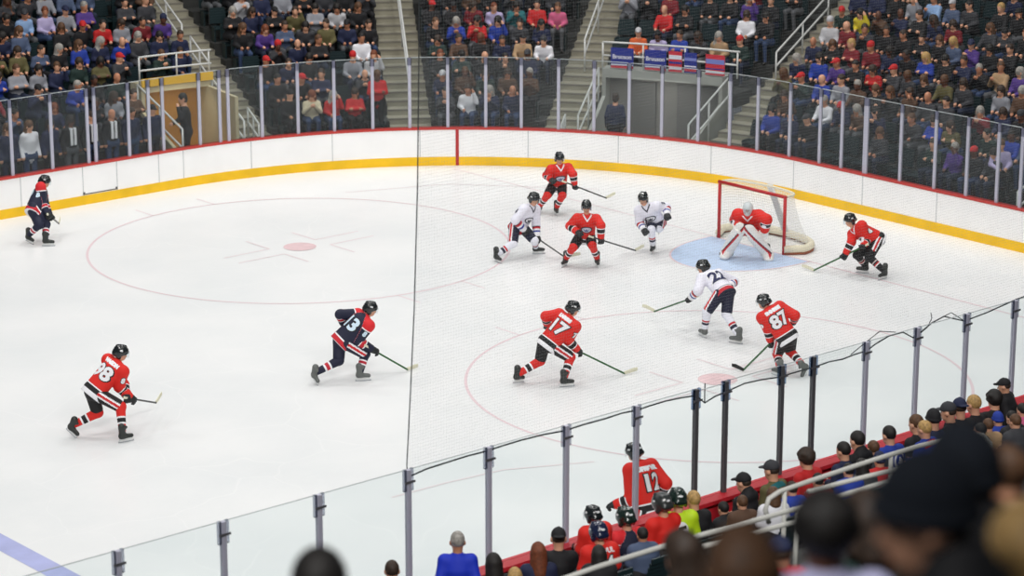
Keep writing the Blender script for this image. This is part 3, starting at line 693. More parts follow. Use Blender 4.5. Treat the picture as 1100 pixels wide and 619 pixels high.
def skate(B, f, u, root, grey=False):
    l = np.cross(u, f); bl = B+u*.062
    P = [C(bl-f*.085+u*.05, bl+f*.10+u*.035, .050, .038, 0, flat=(l, 1.1), k=.03), C(bl-f*.06+u*.05, bl-f*.06+u*.22-f*.015, .056, .060, 0, k=.04), C(bl-f*.03+u*.19, bl+f*.01+u*.2, .035, .025, 0, k=.03), CUT(bl+u*.004, -u)]
    o = blob('skate', P, .013, [M_BOOTG if grey else M_BOOT], root)
    MB().box(B+u*.042-f*.005, (.022, .245, .045), (l, f, u), 0).box(B+u*.013, (.006, .285, .026), (l, f, u), 1).build('blade', [M_HOLDER, M_STEEL], o)
    return o
def stick(label, butt, heel, tip, group=None, mshaft=None, tape=None, goalie=False):
    r = empty('hockey_stick', (heel[0], heel[1], 0)); O = A3(heel[0], heel[1], 0); b, h, t = butt-O, heel-O, tip-O
    ax = nrm(h-b); sid = nrm(np.cross(ax, t-h)); w = np.cross(sid, ax); L = np.linalg.norm(h-b)
    MB().box((b+h)/2, (.020, .030, L), (sid, w, ax)).build('shaft', mshaft or M_SHAFT, r)
    MB().box(b+ax*.07, (.026, .036, .15), (sid, w, ax)).box(b, (.034, .044, .02), (sid, w, ax)).build('grip_tape', M_TAPEW, r)
    mb = MB(); n = 8; bd = nrm(t-h); bu = nrm(UP-bd*(bd @ UP)); bl = np.cross(bu, bd); Lb = np.linalg.norm(t-h); hw = .11 if goalie else .072
    ring = []
    for i in range(n+1):
        f = i/n; c = h+bd*(Lb*f-.01)+bl*.03*f*f; hh = hw*(.8+.3*f) if f < .85 else hw*.85; th = .016*(1-.4*f)
        ring.append([c+bl*th/2-bu*.012, c-bl*th/2-bu*.012, c-bl*th/2+bu*(hh-.012), c+bl*th/2+bu*(hh-.012)])
    for i in range(n):
        for k in range(4): mb.quad(ring[i][k], ring[i][(k+1) % 4], ring[i+1][(k+1) % 4], ring[i+1][k])
    mb.quad(*ring[0][::-1]); mb.quad(*ring[n]); mb.build('blade', tape or M_TAPEW, r)
    return tag(r, label, 'hockey stick', group)

def finish_joints(J):
    sp = nrm(J['neck']-J['pel']); f = J['fwd']; cf = nrm(f-sp*(f @ sp)); lat = nrm(np.cross(sp, cf)); J['cf'] = cf; J['lat'] = lat
    J.setdefault('shw', .19); dz = J.get('shd', .075)
    for s, g in (('L', 1), ('R', -1)):
        J.setdefault('sh'+s, J['neck']-sp*dz+lat*g*J['shw']+cf*.01); J.setdefault('hi'+s, J['pel']+lat*g*.105-sp*.02)
    return J
def two_bone(A, B, L1, L2, pref):
    d = B-A; D = min(np.linalg.norm(d), (L1+L2)*.999); u = nrm(d); a = (L1*L1-L2*L2+D*D)/(2*D); h = math.sqrt(max(L1*L1-a*a, 0)); p = nrm(pref-u*(pref @ u)); return A+u*a+p*h
def solve_pose(sp):
    """a skater's joints from where each joint shows and the lengths of the bones"""
    ox, oy, sc = sp['crop']; g = lambda q: (ox+q[0]/sc, oy+q[1]/sc)
    J = {}; hd = math.radians(sp['head_dir']); ya = YAW+PI+hd; J['fwd'] = A3(math.cos(ya), math.sin(ya), 0)
    feet = {}
    for s in 'LR':
        hx, hy, tx, ty, zh, zt = (*sp['ft'+s], 0, 0)[:6]
        a = on_z(*g((hx, hy)), zh); b = on_z(*g((tx, ty)), zt); c = (a+b)/2; f = nrm(b-a)
        if sp.get('footdir') and s in sp['footdir']:
            fa = YAW+PI+math.radians(sp['footdir'][s]); f = nrm(A3(math.cos(fa), math.sin(fa), (zt-zh)/.28))
        up = nrm(UP-f*(f @ UP)); feet[s] = (c, f, up); J['an'+s] = c+up*.155-f*.06; J['to'+s] = c+up*.07+f*.14
    dm = np.mean([depth(feet[s][0]) for s in sp.get('base', 'LR')])
    if 'ybase' in sp: dm = depth(on_y(*g(sp['pel']), sp['ybase']))
    J['pel'] = at_depth(*g(sp['pel']), dm+sp.get('dpel', 0.))
    near = -math.cos(hd); L = sp.get('torso', .52)
    def by_len(P, q, L, sign):
        r = ray(*q); r0 = depth(P); ts = r0+np.linspace(-L*1.05, L*1.05, 201); D = np.array([np.linalg.norm(at_depth(*q, t)-P) for t in ts])
        cost = np.abs(D-L)-sign*.02*np.sign(ts-r0)*(np.abs(ts-r0) > .02); return at_depth(*q, ts[int(np.argmin(cost))])
    J['neck'] = by_len(J['pel'], g(sp['neck']), L, near)
    hq = g(sp['head']); J['head'] = at_depth(*hq, depth(J['neck'])+near*.06)
    hya = ya+math.radians(sp.get('look', 0)); J['hf'] = A3(math.cos(hya), math.sin(hya), -.25)
    J['shw'] = sp.get('shw', .20); finish_joints(J)
    for s, q in (('L', 1), ('R', -1)):
        sh = J['sh'+s]; hp = g(sp['ha'+s]); t0 = depth(J['pel']); ts = t0+np.linspace(-.75, .75, 151); want = J['pel']+J['fwd']*.38+UP*.2+J['lat']*q*.12
        cs = []
        for t in ts:
            P = at_depth(*hp, t); cs.append(40*max(0, np.linalg.norm(P-sh)-.55)**2+np.sum((P-want)**2)*.5)
        J['ha'+s] = at_depth(*hp, ts[int(np.argmin(cs))]+sp.get('dha'+s, 0))
        ep = g(sp['el'+s]); cs = []; pref = -J['fwd']*.12+J['lat']*q*.12
        for t in ts:
            P = at_depth(*ep, t); cs.append((np.linalg.norm(P-sh)-.30)**2+(np.linalg.norm(P-J['ha'+s])-.30)**2+.06*np.sum((P-((sh+J['ha'+s])/2+pref))**2))
        J['el'+s] = at_depth(*ep, ts[int(np.argmin(cs))])
        kp = g(sp['kn'+s]); hi, an = J['hi'+s], J['an'+s]; cs = []; want = (hi+an)/2+J['fwd']*.2
        for t in ts:
            P = at_depth(*kp, t); cs.append((np.linalg.norm(P-hi)-.43)**2+(np.linalg.norm(P-an)-.43)**2+.08*np.sum((P-want)**2))
        J['kn'+s] = at_depth(*kp, ts[int(np.argmin(cs))])
    return J, feet
def shift(J, o): return {k: (v-o if isinstance(v, np.ndarray) and v.shape == (3,) and k not in ('fwd', 'cf', 'lat', 'hf') else v) for k, v in J.items()}

def dress_player(root, J, team, feet, sp):
    """body, jersey, padded shorts, socks, skates, gloves and helmet as parts of one skater"""
    h = .0155; team_s = sp.get('sock', team if team in SOCK else 'red')
    blob('body', body_prims(J, 1.0, hands=False), .019, [sp.get('skin', M_SKIN), M_EYE, M_LIP], root, face_paint(J))
    spn = nrm(J['neck']-J['pel']); P = torso_prims(J, 0, .022, hem=.19, sh=.098, sleeve=.78, r_el=.082, r_wr=.068, flare=.025, fl=1.2)
    P.append(CUT(J['pel']-spn*.15, -spn)); je = blob('jersey', P, h, [JER[team]], root, attr='band')
    back = -J['cf']; mid = J['pel']*.42+J['neck']*.58
    nm = NUMC.get(team)
    if sp.get('num'): decal(je, je, number_mesh(sp['num'], sp.get('nsize', .34)), mid+back*.05-spn*.045, -J['lat'], spn, back, .004, nm, 'number')
    if sp.get('bar'): decal(je, je, font_mesh(sp['bar'], .085, .010), mid+spn*.175, -J['lat'], spn, back, .005, [M_WHITE], 'name_bar')
    if sp.get('crest'):
        c1, c2, c3 = sp['crest']
        me = poly_mesh([(ell_poly(0, 0, .125, .085), 0), (ell_poly(0, .0, .10, .062), 1), ([(-.07, .02), (-.02, -.005), (.0, .03), (.03, -.01), (.075, .025), (.03, -.045), (-.035, -.045)], 2)])
        decal(je, je, me, mid-spn*.03, J['lat'], spn, J['cf'], .005, [c1, c2, c3], 'crest')
        me = poly_mesh([([(-.11, .0), (-.075, .0), (0, -.10), (.075, .0), (.11, .0), (0, -.15)], 0)])
        decal(je, je, me, J['neck']+J['cf']*.05+spn*.06, J['lat'], spn, nrm(J['cf']+spn*.3), .004, [M_WHITE if team == 'red' else M_NAVY], 'collar')
    for s, q in (('L', 1), ('R', -1)):
        if sp.get('snum') and s in sp.get('snum_on', 'LR'):
            o = J['sh'+s]*.55+J['el'+s]*.45; ad = nrm(J['el'+s]-J['sh'+s]); out = nrm(J['lat']*q-J['cf']*.5); out = nrm(out-ad*(out @ ad)); up = -ad; rt = np.cross(up, out)
            decal(je, je, number_mesh(sp['snum'], .13, .008), o, rt, up, out, .004, nm, 'sleeve_number')
    # shorts
    P = [C(J['pel']+spn*.03, J['pel']-spn*.06, .145, .155, 0, flat=(J['cf'], 1.3), k=.05)]
    for s in 'LR':
        e = J['hi'+s]+(J['kn'+s]-J['hi'+s])*.86; P.append(C(J['hi'+s]-spn*.02, e, .122, .108, 0, k=.04))
    def stripe(cen, mi):
        mi = mi*0
        for s, q in (('L', 1), ('R', -1)):
            a, b = J['hi'+s], J['kn'+s]; ab = b-a; t = np.clip((cen-a) @ ab/(ab @ ab), 0, 1.2); r = cen-a-np.outer(t, ab); d = np.linalg.norm(r, axis=1)
            ax = nrm(ab); lt = J['lat']*q; lt = nrm(lt-ax*(lt @ ax)); c = (r @ lt)/np.maximum(d, 1e-6); perp = np.abs(r @ np.cross(ax, lt))
            ok = (c > .72) & (t > .02) & (d < .2) & ((cen-J['pel']) @ J['lat']*q > .06); mi[ok & (perp < .05)] = 1; mi[ok & (perp < .022)] = 2
        return mi
    blob('shorts', P, h, [PANT[team], M_WHITE, M_RED], root, stripe if sp.get('stripe', True) else None)
    for s in 'LR':
        P = [C(J['kn'+s], J['an'+s]+(J['kn'+s]-J['an'+s])*.12, .088, .062, 0, (0., .95), k=.03), E(J['kn'+s]+J['fwd']*.015, (.09, .09, .09), None, 0, (.0, .0), k=.03)]
        blob('sock', P, h, [SOCK[team_s]], root, attr='band')
        skate(*feet[s], root, sp.get('grey_boot', False))
        sd = J.get('sdir'); glove(J, s, root, sd)
    hel = blob('helmet', hair_prims(J, 'helmet'), .012, [sp.get('helm', M_HELM)], root)
    visor_and_marks(J, hel)
def visor_and_marks(J, hel, visor=True):
    c = J['head']; ax = head_axes(J['hf']); l, f, u = ax; mb = MB(); n = 10
    pt = lambda a, z: c+l*.118*math.sin(a)+f*.150*math.cos(a)+u*z
    if visor:
        for i in range(n):
            a, b = -1.1+2.2*i/n, -1.1+2.2*(i+1)/n
            for r0, r1 in ((.06, .015), (.015, -.035)): mb.quad(pt(a, r0), pt(b, r0), pt(b, r1), pt(a, r1))
        mb.build('visor', M_VISOR, hel, True)
    for q in (1, -1):
        me = poly_mesh([([(-.026, -.014), (.026, -.014), (.022, .014), (-.022, .014)], 0)]); decal(hel, hel, me, c+l*q*.09+u*.075, f*-q, u, nrm(l*q+u*.3), .003, [M_DECAL], 'helmet_mark', .03)
    me = poly_mesh([(ell_poly(0, 0, .03, .016, 10), 0)]); decal(hel, hel, me, c-f*.1+u*.07, -l, u, nrm(-f+u*.25), .003, [M_DECAL], 'helmet_mark', .03)
def make_player(sp):
    J, feet = solve_pose(sp); o = A3(J['pel'][0], J['pel'][1], 0); root = empty('person', o)
    ox, oy, sc = sp['crop']; g = lambda q: (ox+q[0]/sc, oy+q[1]/sc)
    if sp.get('stick'):
        st = sp['stick']; hands = [J['ha'+s] for s in st['hands']]; lead = hands[-1]
        hp = g(st['heel']); heel = on_z(*hp, .03); D = np.linalg.norm(heel-lead)
        if D > st.get('max', 1.35):
            ts = depth(lead)+np.linspace(0, 1.6, 161); ds = [abs(np.linalg.norm(at_depth(*hp, t)-lead)-st.get('max', 1.3)) for t in ts]; heel = at_depth(*hp, ts[int(np.argmin(ds))])
        tp = g(st['tip']); ts = depth(heel)+np.linspace(-.33, .33, 133); ds = []
        for t in ts:
            P = at_depth(*tp, t); ds.append((np.linalg.norm(P-heel)-.30)**2+.5*(P[2]-max(heel[2], .04))**2)
        tip = at_depth(*tp, ts[int(np.argmin(ds))])
        ax = nrm(heel-lead) if len(hands) == 1 else nrm(heel-hands[0]*.5-lead*.5)
        off = A3(0, 0, 0)
        if len(hands) == 2:                                         # both hands close on one straight shaft
            ax = nrm(heel-lead); k = hands[0]; proj_ = lead - ax*min(max((lead-k) @ ax, .25), .75)
            w = 'ha'+st['hands'][0]; J[w] = J[w]*.35+proj_*.65 if np.linalg.norm(proj_-J[w]) < .35 else J[w]
            butt = lead-ax*(max((lead-J[w]) @ ax, .2)+.12)
        else: butt = lead-ax*st.get('butt', .25)
        J['sdir'] = -ax; stick(st['label'], butt, heel, tip, None, st.get('shaft'), st.get('tape'))
    Jl = shift(J, o); fl = {s: (c-o, f, u) for s, (c, f, u) in feet.items()}
    if sp.get('goalie'): dress_goalie(root, Jl, fl, sp)
    else: dress_player(root, Jl, sp['team'], fl, sp)
    return tag(root, sp['label'], 'person', 'hockey players on the ice')
def dress_goalie(root, J, feet, sp):
    h = .0155; cr = lambda r, g_, b: mat(f'goalie_{r}{g_}{b}', (r, g_, b), .6)
    blob('body', body_prims(J, 1., hands=False), .019, [M_SKIN, M_EYE, M_LIP], root, face_paint(J))
    spn = nrm(J['neck']-J['pel']); P = torso_prims(J, 0, .045, hem=.12, sh=.115, sleeve=.8, r_el=.1, r_wr=.085); P.append(CUT(J['pel']-spn*.12, -spn))
    je = blob('jersey', P, h, [JER['red']], root, attr='band'); mid = J['pel']*.4+J['neck']*.6
    decal(je, je, poly_mesh([(ell_poly(0, 0, .125, .085), 0), (ell_poly(0, 0, .10, .06), 1), (ell_poly(0, 0, .05, .03), 2)]), mid-spn*.05, J['lat'], spn, J['cf'], .005, [M_NAVY, mat('crest_grey', (150, 160, 190), .6), M_NAVY], 'crest')
    decal(je, je, poly_mesh([([(-.12, .0), (-.08, .0), (0, -.10), (.08, .0), (.12, .0), (0, -.15)], 0)]), J['neck']+J['cf']*.05, J['lat'], spn, nrm(J['cf']+spn*.3), .004, [M_WHITE], 'collar')
    for s, q in (('L', 1), ('R', -1)):
        decal(je, je, poly_mesh([(ell_poly(0, 0, .05, .05, 14), 0)]), J['sh'+s]*.7+J['el'+s]*.3, np.cross(UP, nrm(J['cf']+J['lat']*q*.4)), UP, nrm(J['cf']+J['lat']*q*.4), .005, [M_WHITE], 'sleeve_patch')
    P = [C(J['pel']+spn*.05, J['pel']-spn*.06, .18, .19, 0, flat=(J['cf'], 1.2), k=.05)]+[C(J['hi'+s], J['hi'+s]+(J['kn'+s]-J['hi'+s])*.7, .135, .12, 0) for s in 'LR']
    blob('shorts', P, h, [M_RED], root)
    mw = mat('pad_white', (232, 230, 226), .5); mk = [mw, mat('pad_red', (196, 26, 36), .5), mat('pad_black', (32, 32, 36), .5)]
    for s, q in (('L', 1), ('R', -1)):
        c, f, u = feet[s]; k, a = J['kn'+s], J['an'+s]; ax = nrm(k-a); out = J['lat']*q; fr = nrm(J['cf']*A3(1, 1, .2)); fr = nrm(fr-ax*(fr @ ax)); sd = np.cross(ax, fr)
        top = k+ax*.24+fr*.075; mid_ = (k+a)/2+fr*.085; bot = a-ax*.01+fr*.075; toe = c+u*.09+fr*.12
        P = [C(top, k+fr*.09, .125, .145, 0, flat=(fr, 2.2), k=.03), C(k+fr*.09, bot, .145, .135, 0, flat=(fr, 2.2), k=.03), C(bot, toe, .125, .11, 0, flat=(u, 1.7), k=.04)]
        def pat(cen, mi, k=k, a=a, ax=ax, fr=fr, sd=sd, q=q):
            r = cen-a; t = (r @ ax)/np.linalg.norm(k-a); x = (r @ sd)*(1 if sd @ J['lat'] > 0 else -1)*q; z = r @ fr; mi = mi*0
            curve = .02+.09*np.clip(.6-t, -1, .8)
            mi[(np.abs(x-curve) < .020) & (z > .02) & (t > .0)] = 1; mi[(np.abs(x-curve-.028) < .009) & (z > .02) & (t > .0)] = 2; mi[(z < .03) & (x < -.08) & (t > .1)] = 2; return mi
        blob('leg_pad', P, .016, mk, root, pat)
        skate(c, f, u, root)
    hb = J['haR']; a = nrm(hb-J['elR']); fr = nrm(J['cf']); sd = nrm(np.cross(a, fr)); fr2 = np.cross(sd, a)
    o = blob('blocker', [C(hb-a*.16+fr2*.06, hb+a*.10+fr2*.06, .105, .105, 0, flat=(fr2, 2.6), k=.02), C(hb-a*.18, hb-a*.02, .07, .06, 1)]+[C(hb+a*.02+sd*(i-1.5)*.026, hb+a*.05+sd*(i-1.5)*.026-fr2*.05, .017, .014, 2, k=.008) for i in range(4)]+[C(hb-sd*.05, hb-sd*.045+a*.04-fr2*.04, .018, .015, 2, k=.008)], .014, [mw, M_RED, M_BLACK], root)
    hc = J['haL']; a = nrm(hc-J['elL']); sd = nrm(np.cross(a, fr)); fr2 = np.cross(sd, a)
    P = [C(hc-a*.17, hc-a*.03, .08, .075, 0), E(hc+a*.06, A3(.10, .13, .055), np.array([sd, a, fr2]), 0), E(hc+a*.08+sd*.08, A3(.05, .09, .05), np.array([sd, a, fr2]), 0), SUB(hc+a*.08+fr2*.06, A3(.075, .1, .045), np.array([sd, a, fr2]))]+[C(hc+a*.09+sd*(i-1.5)*.035-fr2*.03, hc+a*.17+sd*(i-1.5)*.04, .02, .017, 0, k=.01) for i in range(4)]
    blob('catching_glove', P, .014, [mw], root)
    c = J['head']; ax = head_axes(J['hf']); l, f, u = ax
    P = [E(c+u*.015, A3(.112, .134, .142), ax, 0), E(c+f*.05-u*.085, A3(.07, .075, .07), ax, 0, k=.04), CUT(c-u*.13, -u), SUB(c+f*.15-u*.005, A3(.07, .07, .05), ax)]
    mk_ = blob('mask', P, .012, [mat('mask_white', (206, 214, 216), .35, coat=.4)], root)
    mb = MB()
    for i in range(5): mb.tube([c+f*(.135-.03*((x/3)**2))+l*.024*x+u*(-.045+.022*i) for x in (-3, -1.5, 0, 1.5, 3)], .0035, 5)
    for x in (-2, 0, 2): mb.tube([c+f*(.138-.03*(x/3)**2)+l*.024*x+u*z for z in (-.05, 0, .05)], .0035, 5)
    mb.build('mask_cage', M_STEEL, mk_)
# ------------------------------------------------------------------ players
SPEC = [
 dict(crop=(15, 180, 6.871), team='navy', head_dir=92, head=(226, 108), neck=(212, 158), pel=(150, 300), elR=(212, 272), haR=(246, 350), elL=(232, 280), haL=(268, 362), knR=(236, 420), knL=(185, 425), ftR=(220, 580, 292, 580), ftL=(85, 540, 148, 573, .05, 0.),
      num='19', snum='8', label='hockey player in navy jersey with red yoke skating along the far boards', stick=dict(hands='RL', heel=(332, 415), tip=(352, 372), max=1.0, label='short-looking dark stick of the navy player by the far boards')),
 dict(crop=(65, 365, 5.158), team='red', head_dir=138, look=-40, head=(333, 78), neck=(318, 125), pel=(195, 275), elR=(325, 262), haR=(395, 328), elL=(350, 250), haL=(372, 318), knR=(332, 372), knL=(205, 405), ftR=(318, 575, 410, 557), ftL=(40, 505, 82, 545, .1, .0),
      num='98', snum='8', snum_on='R', bar='WNSDN', label='hockey player in red jersey number 98 with knees bent, alone near the blue line', stick=dict(hands='LR', heel=(530, 350), tip=(572, 300), max=1.1, label='black stick with cream blade lifted by the red player number 98')),
 dict(crop=(325, 315, 5.892), team='navy', head_dir=124, look=-25, head=(428, 105), neck=(402, 150), pel=(262, 285), elR=(350, 300), haR=(455, 365), elL=(238, 135), haL=(262, 200), knR=(395, 385), knL=(228, 428), ftR=(335, 557, 434, 553), ftL=(62, 540, 92, 583, .08, 0.),
      num='13', snum='8', snum_on='R', grey_boot=True, label='hockey player in navy jersey with pale blue number 13 stretched in a long stride', stick=dict(hands='R', heel=(665, 485), tip=(740, 465), shaft=M_SHAFTG, label='green shafted stick with cream blade held by the striding navy player')),
 dict(crop=(545, 315, 5.628), team='red', head_dir=142, look=-40, head=(396, 98), neck=(375, 145), pel=(258, 295), elR=(368, 285), haR=(432, 352), elL=(232, 140), haL=(240, 190), knR=(380, 388), knL=(198, 410), ftR=(313, 570, 410, 562), ftL=(38, 545, 98, 540, .04, 0.),
      num='17', snum='7', snum_on='R', bar='LNRIBS', label='hockey player in red jersey number 17 pushing off behind the net fabric near centre', stick=dict(hands='R', heel=(710, 487), tip=(795, 465), shaft=M_SHAFTG, label='dark stick with long cream blade held by red number 17')),
 dict(crop=(525, 200, 6.878), team='white', head_dir=48, head=(334, 98), neck=(312, 152), pel=(222, 285), elR=(195, 250), haR=(265, 345), elL=(350, 285), haL=(358, 385), knR=(178, 425), knL=(335, 400), ftR=(85, 555, 50, 575), ftL=(325, 503, 412, 500), footdir=dict(R=30),
      crest=(M_NAVY, M_WHITE, M_NAVY), snum='4', snum_on='R', label='hockey player in white jersey leaning on a stick, left of two red players', stick=dict(hands='RL', heel=(565, 527), tip=(683, 506), label='black stick of the white player, blade by the red player\'s skate')),
 dict(crop=(575, 160, 8.256), team='red', head_dir=14, head=(214, 88), neck=(218, 150), pel=(200, 305), elR=(100, 235), haR=(150, 282), elL=(335, 225), haL=(350, 328), knR=(108, 410), knL=(240, 412), ftR=(45, 560, 27, 582), ftL=(192, 575, 186, 598), footdir=dict(R=-10, L=5),
      crest=(M_NAVY, mat('crest_pale', (206, 208, 222), .6), mat('crest_blue_grey', (92, 104, 150), .6)), snum='2', label='hockey player in red jersey gliding upright nearest the end boards', stick=dict(hands='RL', heel=(632, 437), tip=(720, 400), label='stick with pale blade of the red player nearest the end boards')),
 dict(crop=(595, 210, 7.284), team='red', head_dir=2, head=(254, 93), neck=(260, 160), pel=(245, 310), elR=(125, 240), haR=(195, 295), elL=(368, 235), haL=(368, 348), knR=(152, 405), knL=(300, 390), ftR=(92, 545, 72, 568), ftL=(340, 548, 343, 570), footdir=dict(R=-25, L=5),
      crest=(M_NAVY, mat('crest_pale', (206, 208, 222), .6), mat('crest_blue_grey', (92, 104, 150), .6)), snum='2', label='hockey player in red jersey facing us between two white players', stick=dict(hands='RL', heel=(640, 432), tip=(715, 400), label='black stick of the red player who faces us, pointing at the net')),
 dict(crop=(675, 200, 7.735), team='white', head_dir=-18, head=(122, 108), neck=(150, 165), pel=(225, 285), elR=(95, 305), haR=(135, 375), elL=(318, 175), haL=(322, 250), knR=(192, 360), knL=(255, 350), ftR=(207, 545, 188, 572), ftL=(262, 365, 250, 392, .40, .3), base='R', footdir=dict(R=-15, L=-10),
      crest=(M_NAVY, M_WHITE, M_NAVY), snum='2', label='hockey player in white jersey with one leg kicked back, in front of the goal'),
 dict(crop=(760, 190, 6.192), team='red', goalie=True, head_dir=-15, head=(268, 212), neck=(270, 240), pel=(285, 340), torso=.5, elR=(185, 285), haR=(210, 335), elL=(392, 285), haL=(378, 362), knR=(195, 380), knL=(315, 385), ftR=(150, 540, 95, 540), ftL=(385, 552, 425, 548), footdir=dict(R=-35, L=15), shw=.22,
      label='goaltender in red jersey, white mask and white leg pads crouching in the goal', stick=dict(hands='R', heel=(165, 520), tip=(75, 515), max=.9, butt=.12, tape=M_TAPEB, shaft=M_SHAFTG, label='goalie stick held low in front of the goaltender\'s pads')),
 dict(crop=(865, 220, 6.878), team='red', head_dir=-62, head=(330, 118), neck=(362, 172), pel=(520, 252), elL=(455, 262), haL=(425, 305), elR=(342, 275), haR=(292, 375), knR=(385, 372), knL=(472, 385), ftR=(465, 508, 378, 502), ftL=(602, 542, 540, 560), sock='dark',
      crest=(M_WHITE, M_BLACK, M_RED), snum='8', snum_on='L', label='hockey player in red jersey bending low beside the goal, dark socks', stick=dict(hands='LR', heel=(60, 487), tip=(-20, 452), shaft=M_SHAFTG, label='green shafted stick of the red player beside the goal')),
 dict(crop=(685, 275, 6.192), team='white', head_dir=212, look=45, head=(435, 78), neck=(470, 118), pel=(568, 232), elL=(402, 232), haL=(350, 285), elR=(640, 172), haR=(610, 205), knL=(462, 372), knR=(592, 390), ftL=(460, 550, 405, 525), ftR=(695, 588, 608, 576), grey_boot=True,
      num='22', label='hockey player in white jersey with navy number 22 seen from behind', stick=dict(hands='L', heel=(110, 370), tip=(36, 332), shaft=M_SHAFTG, label='stick with cream curved blade reached out by white number 22')),
 dict(crop=(780, 310, 6.19), team='red', head_dir=206, look=35, head=(250, 93), neck=(285, 135), pel=(395, 310), elL=(278, 270), haL=(298, 360), elR=(458, 180), haR=(452, 215), knL=(342, 435), knR=(425, 415), ftL=(365, 588, 312, 572), ftR=(545, 540, 528, 580, .1, .0), grey_boot=True,
      num='87', snum='9', snum_on='L', bar='SNNRRE', label='hockey player in red jersey number 87 seen from behind above the near glass', stick=dict(hands='L', heel=(112, 545), tip=(45, 512), shaft=M_SHAFTG, tape=M_TAPEB, label='stick with black taped blade held by red number 87')),
]
for sp in SPEC: make_player(sp)
# the player by the near boards: legs hidden by the boards
sp = dict(crop=(640, 470, 5.16), team='red', head_dir=222, look=10, head=(212, 88), neck=(245, 142), pel=(300, 385), ybase=-12.55, elL=(195, 345), haL=(95, 378), elR=(388, 255), haR=(352, 330), knL=(262, 545), knR=(320, 548), ftL=(0, 0, 0, 0), ftR=(0, 0, 0, 0), num='12', bar='UFRIGNR', shw=.215, torso=.56,
          label='hockey player in red jersey number 12 standing at the near boards behind a glass post')
_pel = on_y(640+300/5.16, 470+385/5.16, -12.55)
def stand_pose(sp):
    g = lambda P: ((pix(P)[0]-640)*5.16, (pix(P)[1]-470)*5.16)
    hd = YAW+PI+math.radians(sp['head_dir']); f = A3(math.cos(hd), math.sin(hd), 0); l = np.cross(UP, f)
    for s, q in (('L', 1), ('R', -1)):
        b = A3(_pel[0], _pel[1], 0)+l*q*.17; sp['ft'+s] = (*g(b-f*.14), *g(b+f*.14)); k = A3(_pel[0], _pel[1], .52)+l*q*.15+f*.12; sp['kn'+s] = g(k)
stand_pose(sp); make_player(sp)

# ------------------------------------------------------------------ spectators
TOPS = {'black': (22, 22, 26), 'charcoal': (52, 53, 58), 'navy': (26, 34, 66), 'dark green': (26, 48, 44), 'grey': (138, 140, 148), 'light grey': (182, 182, 186), 'white': (224, 224, 230), 'red': (186, 30, 32), 'maroon': (116, 26, 36), 'blue': (28, 56, 150), 'light blue': (136, 166, 206),
        'teal': (30, 104, 110), 'purple': (78, 52, 128), 'lavender': (176, 166, 204), 'tan': (168, 138, 104), 'brown': (84, 60, 44), 'olive': (92, 86, 52), 'cream': (206, 196, 168), 'pink': (196, 90, 128), 'yellow': (204, 186, 40), 'orange': (208, 92, 40), 'slate blue': (74, 88, 116)}
MT = {k: mat('top_'+k.replace(' ', '_'), v, .8) for k, v in TOPS.items()}
HAIRC = {'black': (24, 20, 18), 'dark brown': (50, 36, 26), 'brown': (86, 58, 36), 'blond': (176, 142, 88), 'grey': (150, 146, 140), 'auburn': (110, 56, 30)}
MH = {k: mat('hair_'+k.replace(' ', '_'), v, .65, noise=.35, nscale=28, bump=.5) for k, v in HAIRC.items()}
TRO = [mat('jeans_blue', (48, 66, 100), .85), mat('trousers_black', (24, 24, 28), .85), mat('trousers_grey', (84, 86, 90), .85), mat('jeans_dark', (32, 42, 64), .85)]
M_SHOE = mat('shoes', (40, 38, 38), .6)
def crowd_joints(pose, f=A3(0, 1, 0), look=0., lean=0., hs=1.):
    l = nrm(np.cross(UP, f)); P = lambda x, y, z: l*x+f*y+UP*z
    J = dict(fwd=f)
    st = pose.startswith('stand')
    pz, nz, hz = (.93, 1.44, 1.615) if st else (.565, 1.02, 1.195)
    J['pel'] = P(0, 0, pz); J['neck'] = P(0, .03+lean, nz-lean*.25); J['head'] = P(0, .06+lean*1.25, hz-lean*.4)
    a = math.atan2(f[1], f[0])+look; J['hf'] = A3(math.cos(a), math.sin(a), -.18); J['shw'] = .160; J['shd'] = .05; finish_joints(J)
    for s, q in (('L', 1), ('R', -1)):
        J['kn'+s] = P(.1*q, .03, .5) if st else P(.12*q, .38, .56); J['an'+s] = P(.11*q, 0, .09) if st else P(.12*q, .33, .09); J['to'+s] = J['an'+s]+P(.015*q, .13, -.04)
        b = pz-.55
        J['el'+s], J['ha'+s] = {'lap': (P(.215*q, .08, .74+b), P(.08*q, .30, .68+b)), 'cross': (P(.21*q, .14, .77+b), P(-.10*q, .24, .80+b)), 'clap': (P(.205*q, .16, .75+b), P(.03*q, .33, .93+b)), 'knees': (P(.21*q, .16, .74+b), P(.12*q, .38, .70+b)),
                                'down': (P(.22*q, -.02, 1.16), P(.23*q, .08, .90)), 'up': (P(.215*q, .16, .84+b), P(.14*q, .2, 1.10+b)) if s == 'L' else (P(.215*q, .08, .74+b), P(.08*q, .30, .68+b))}[pose.split('_')[-1]]
    return J
PROTO = {}
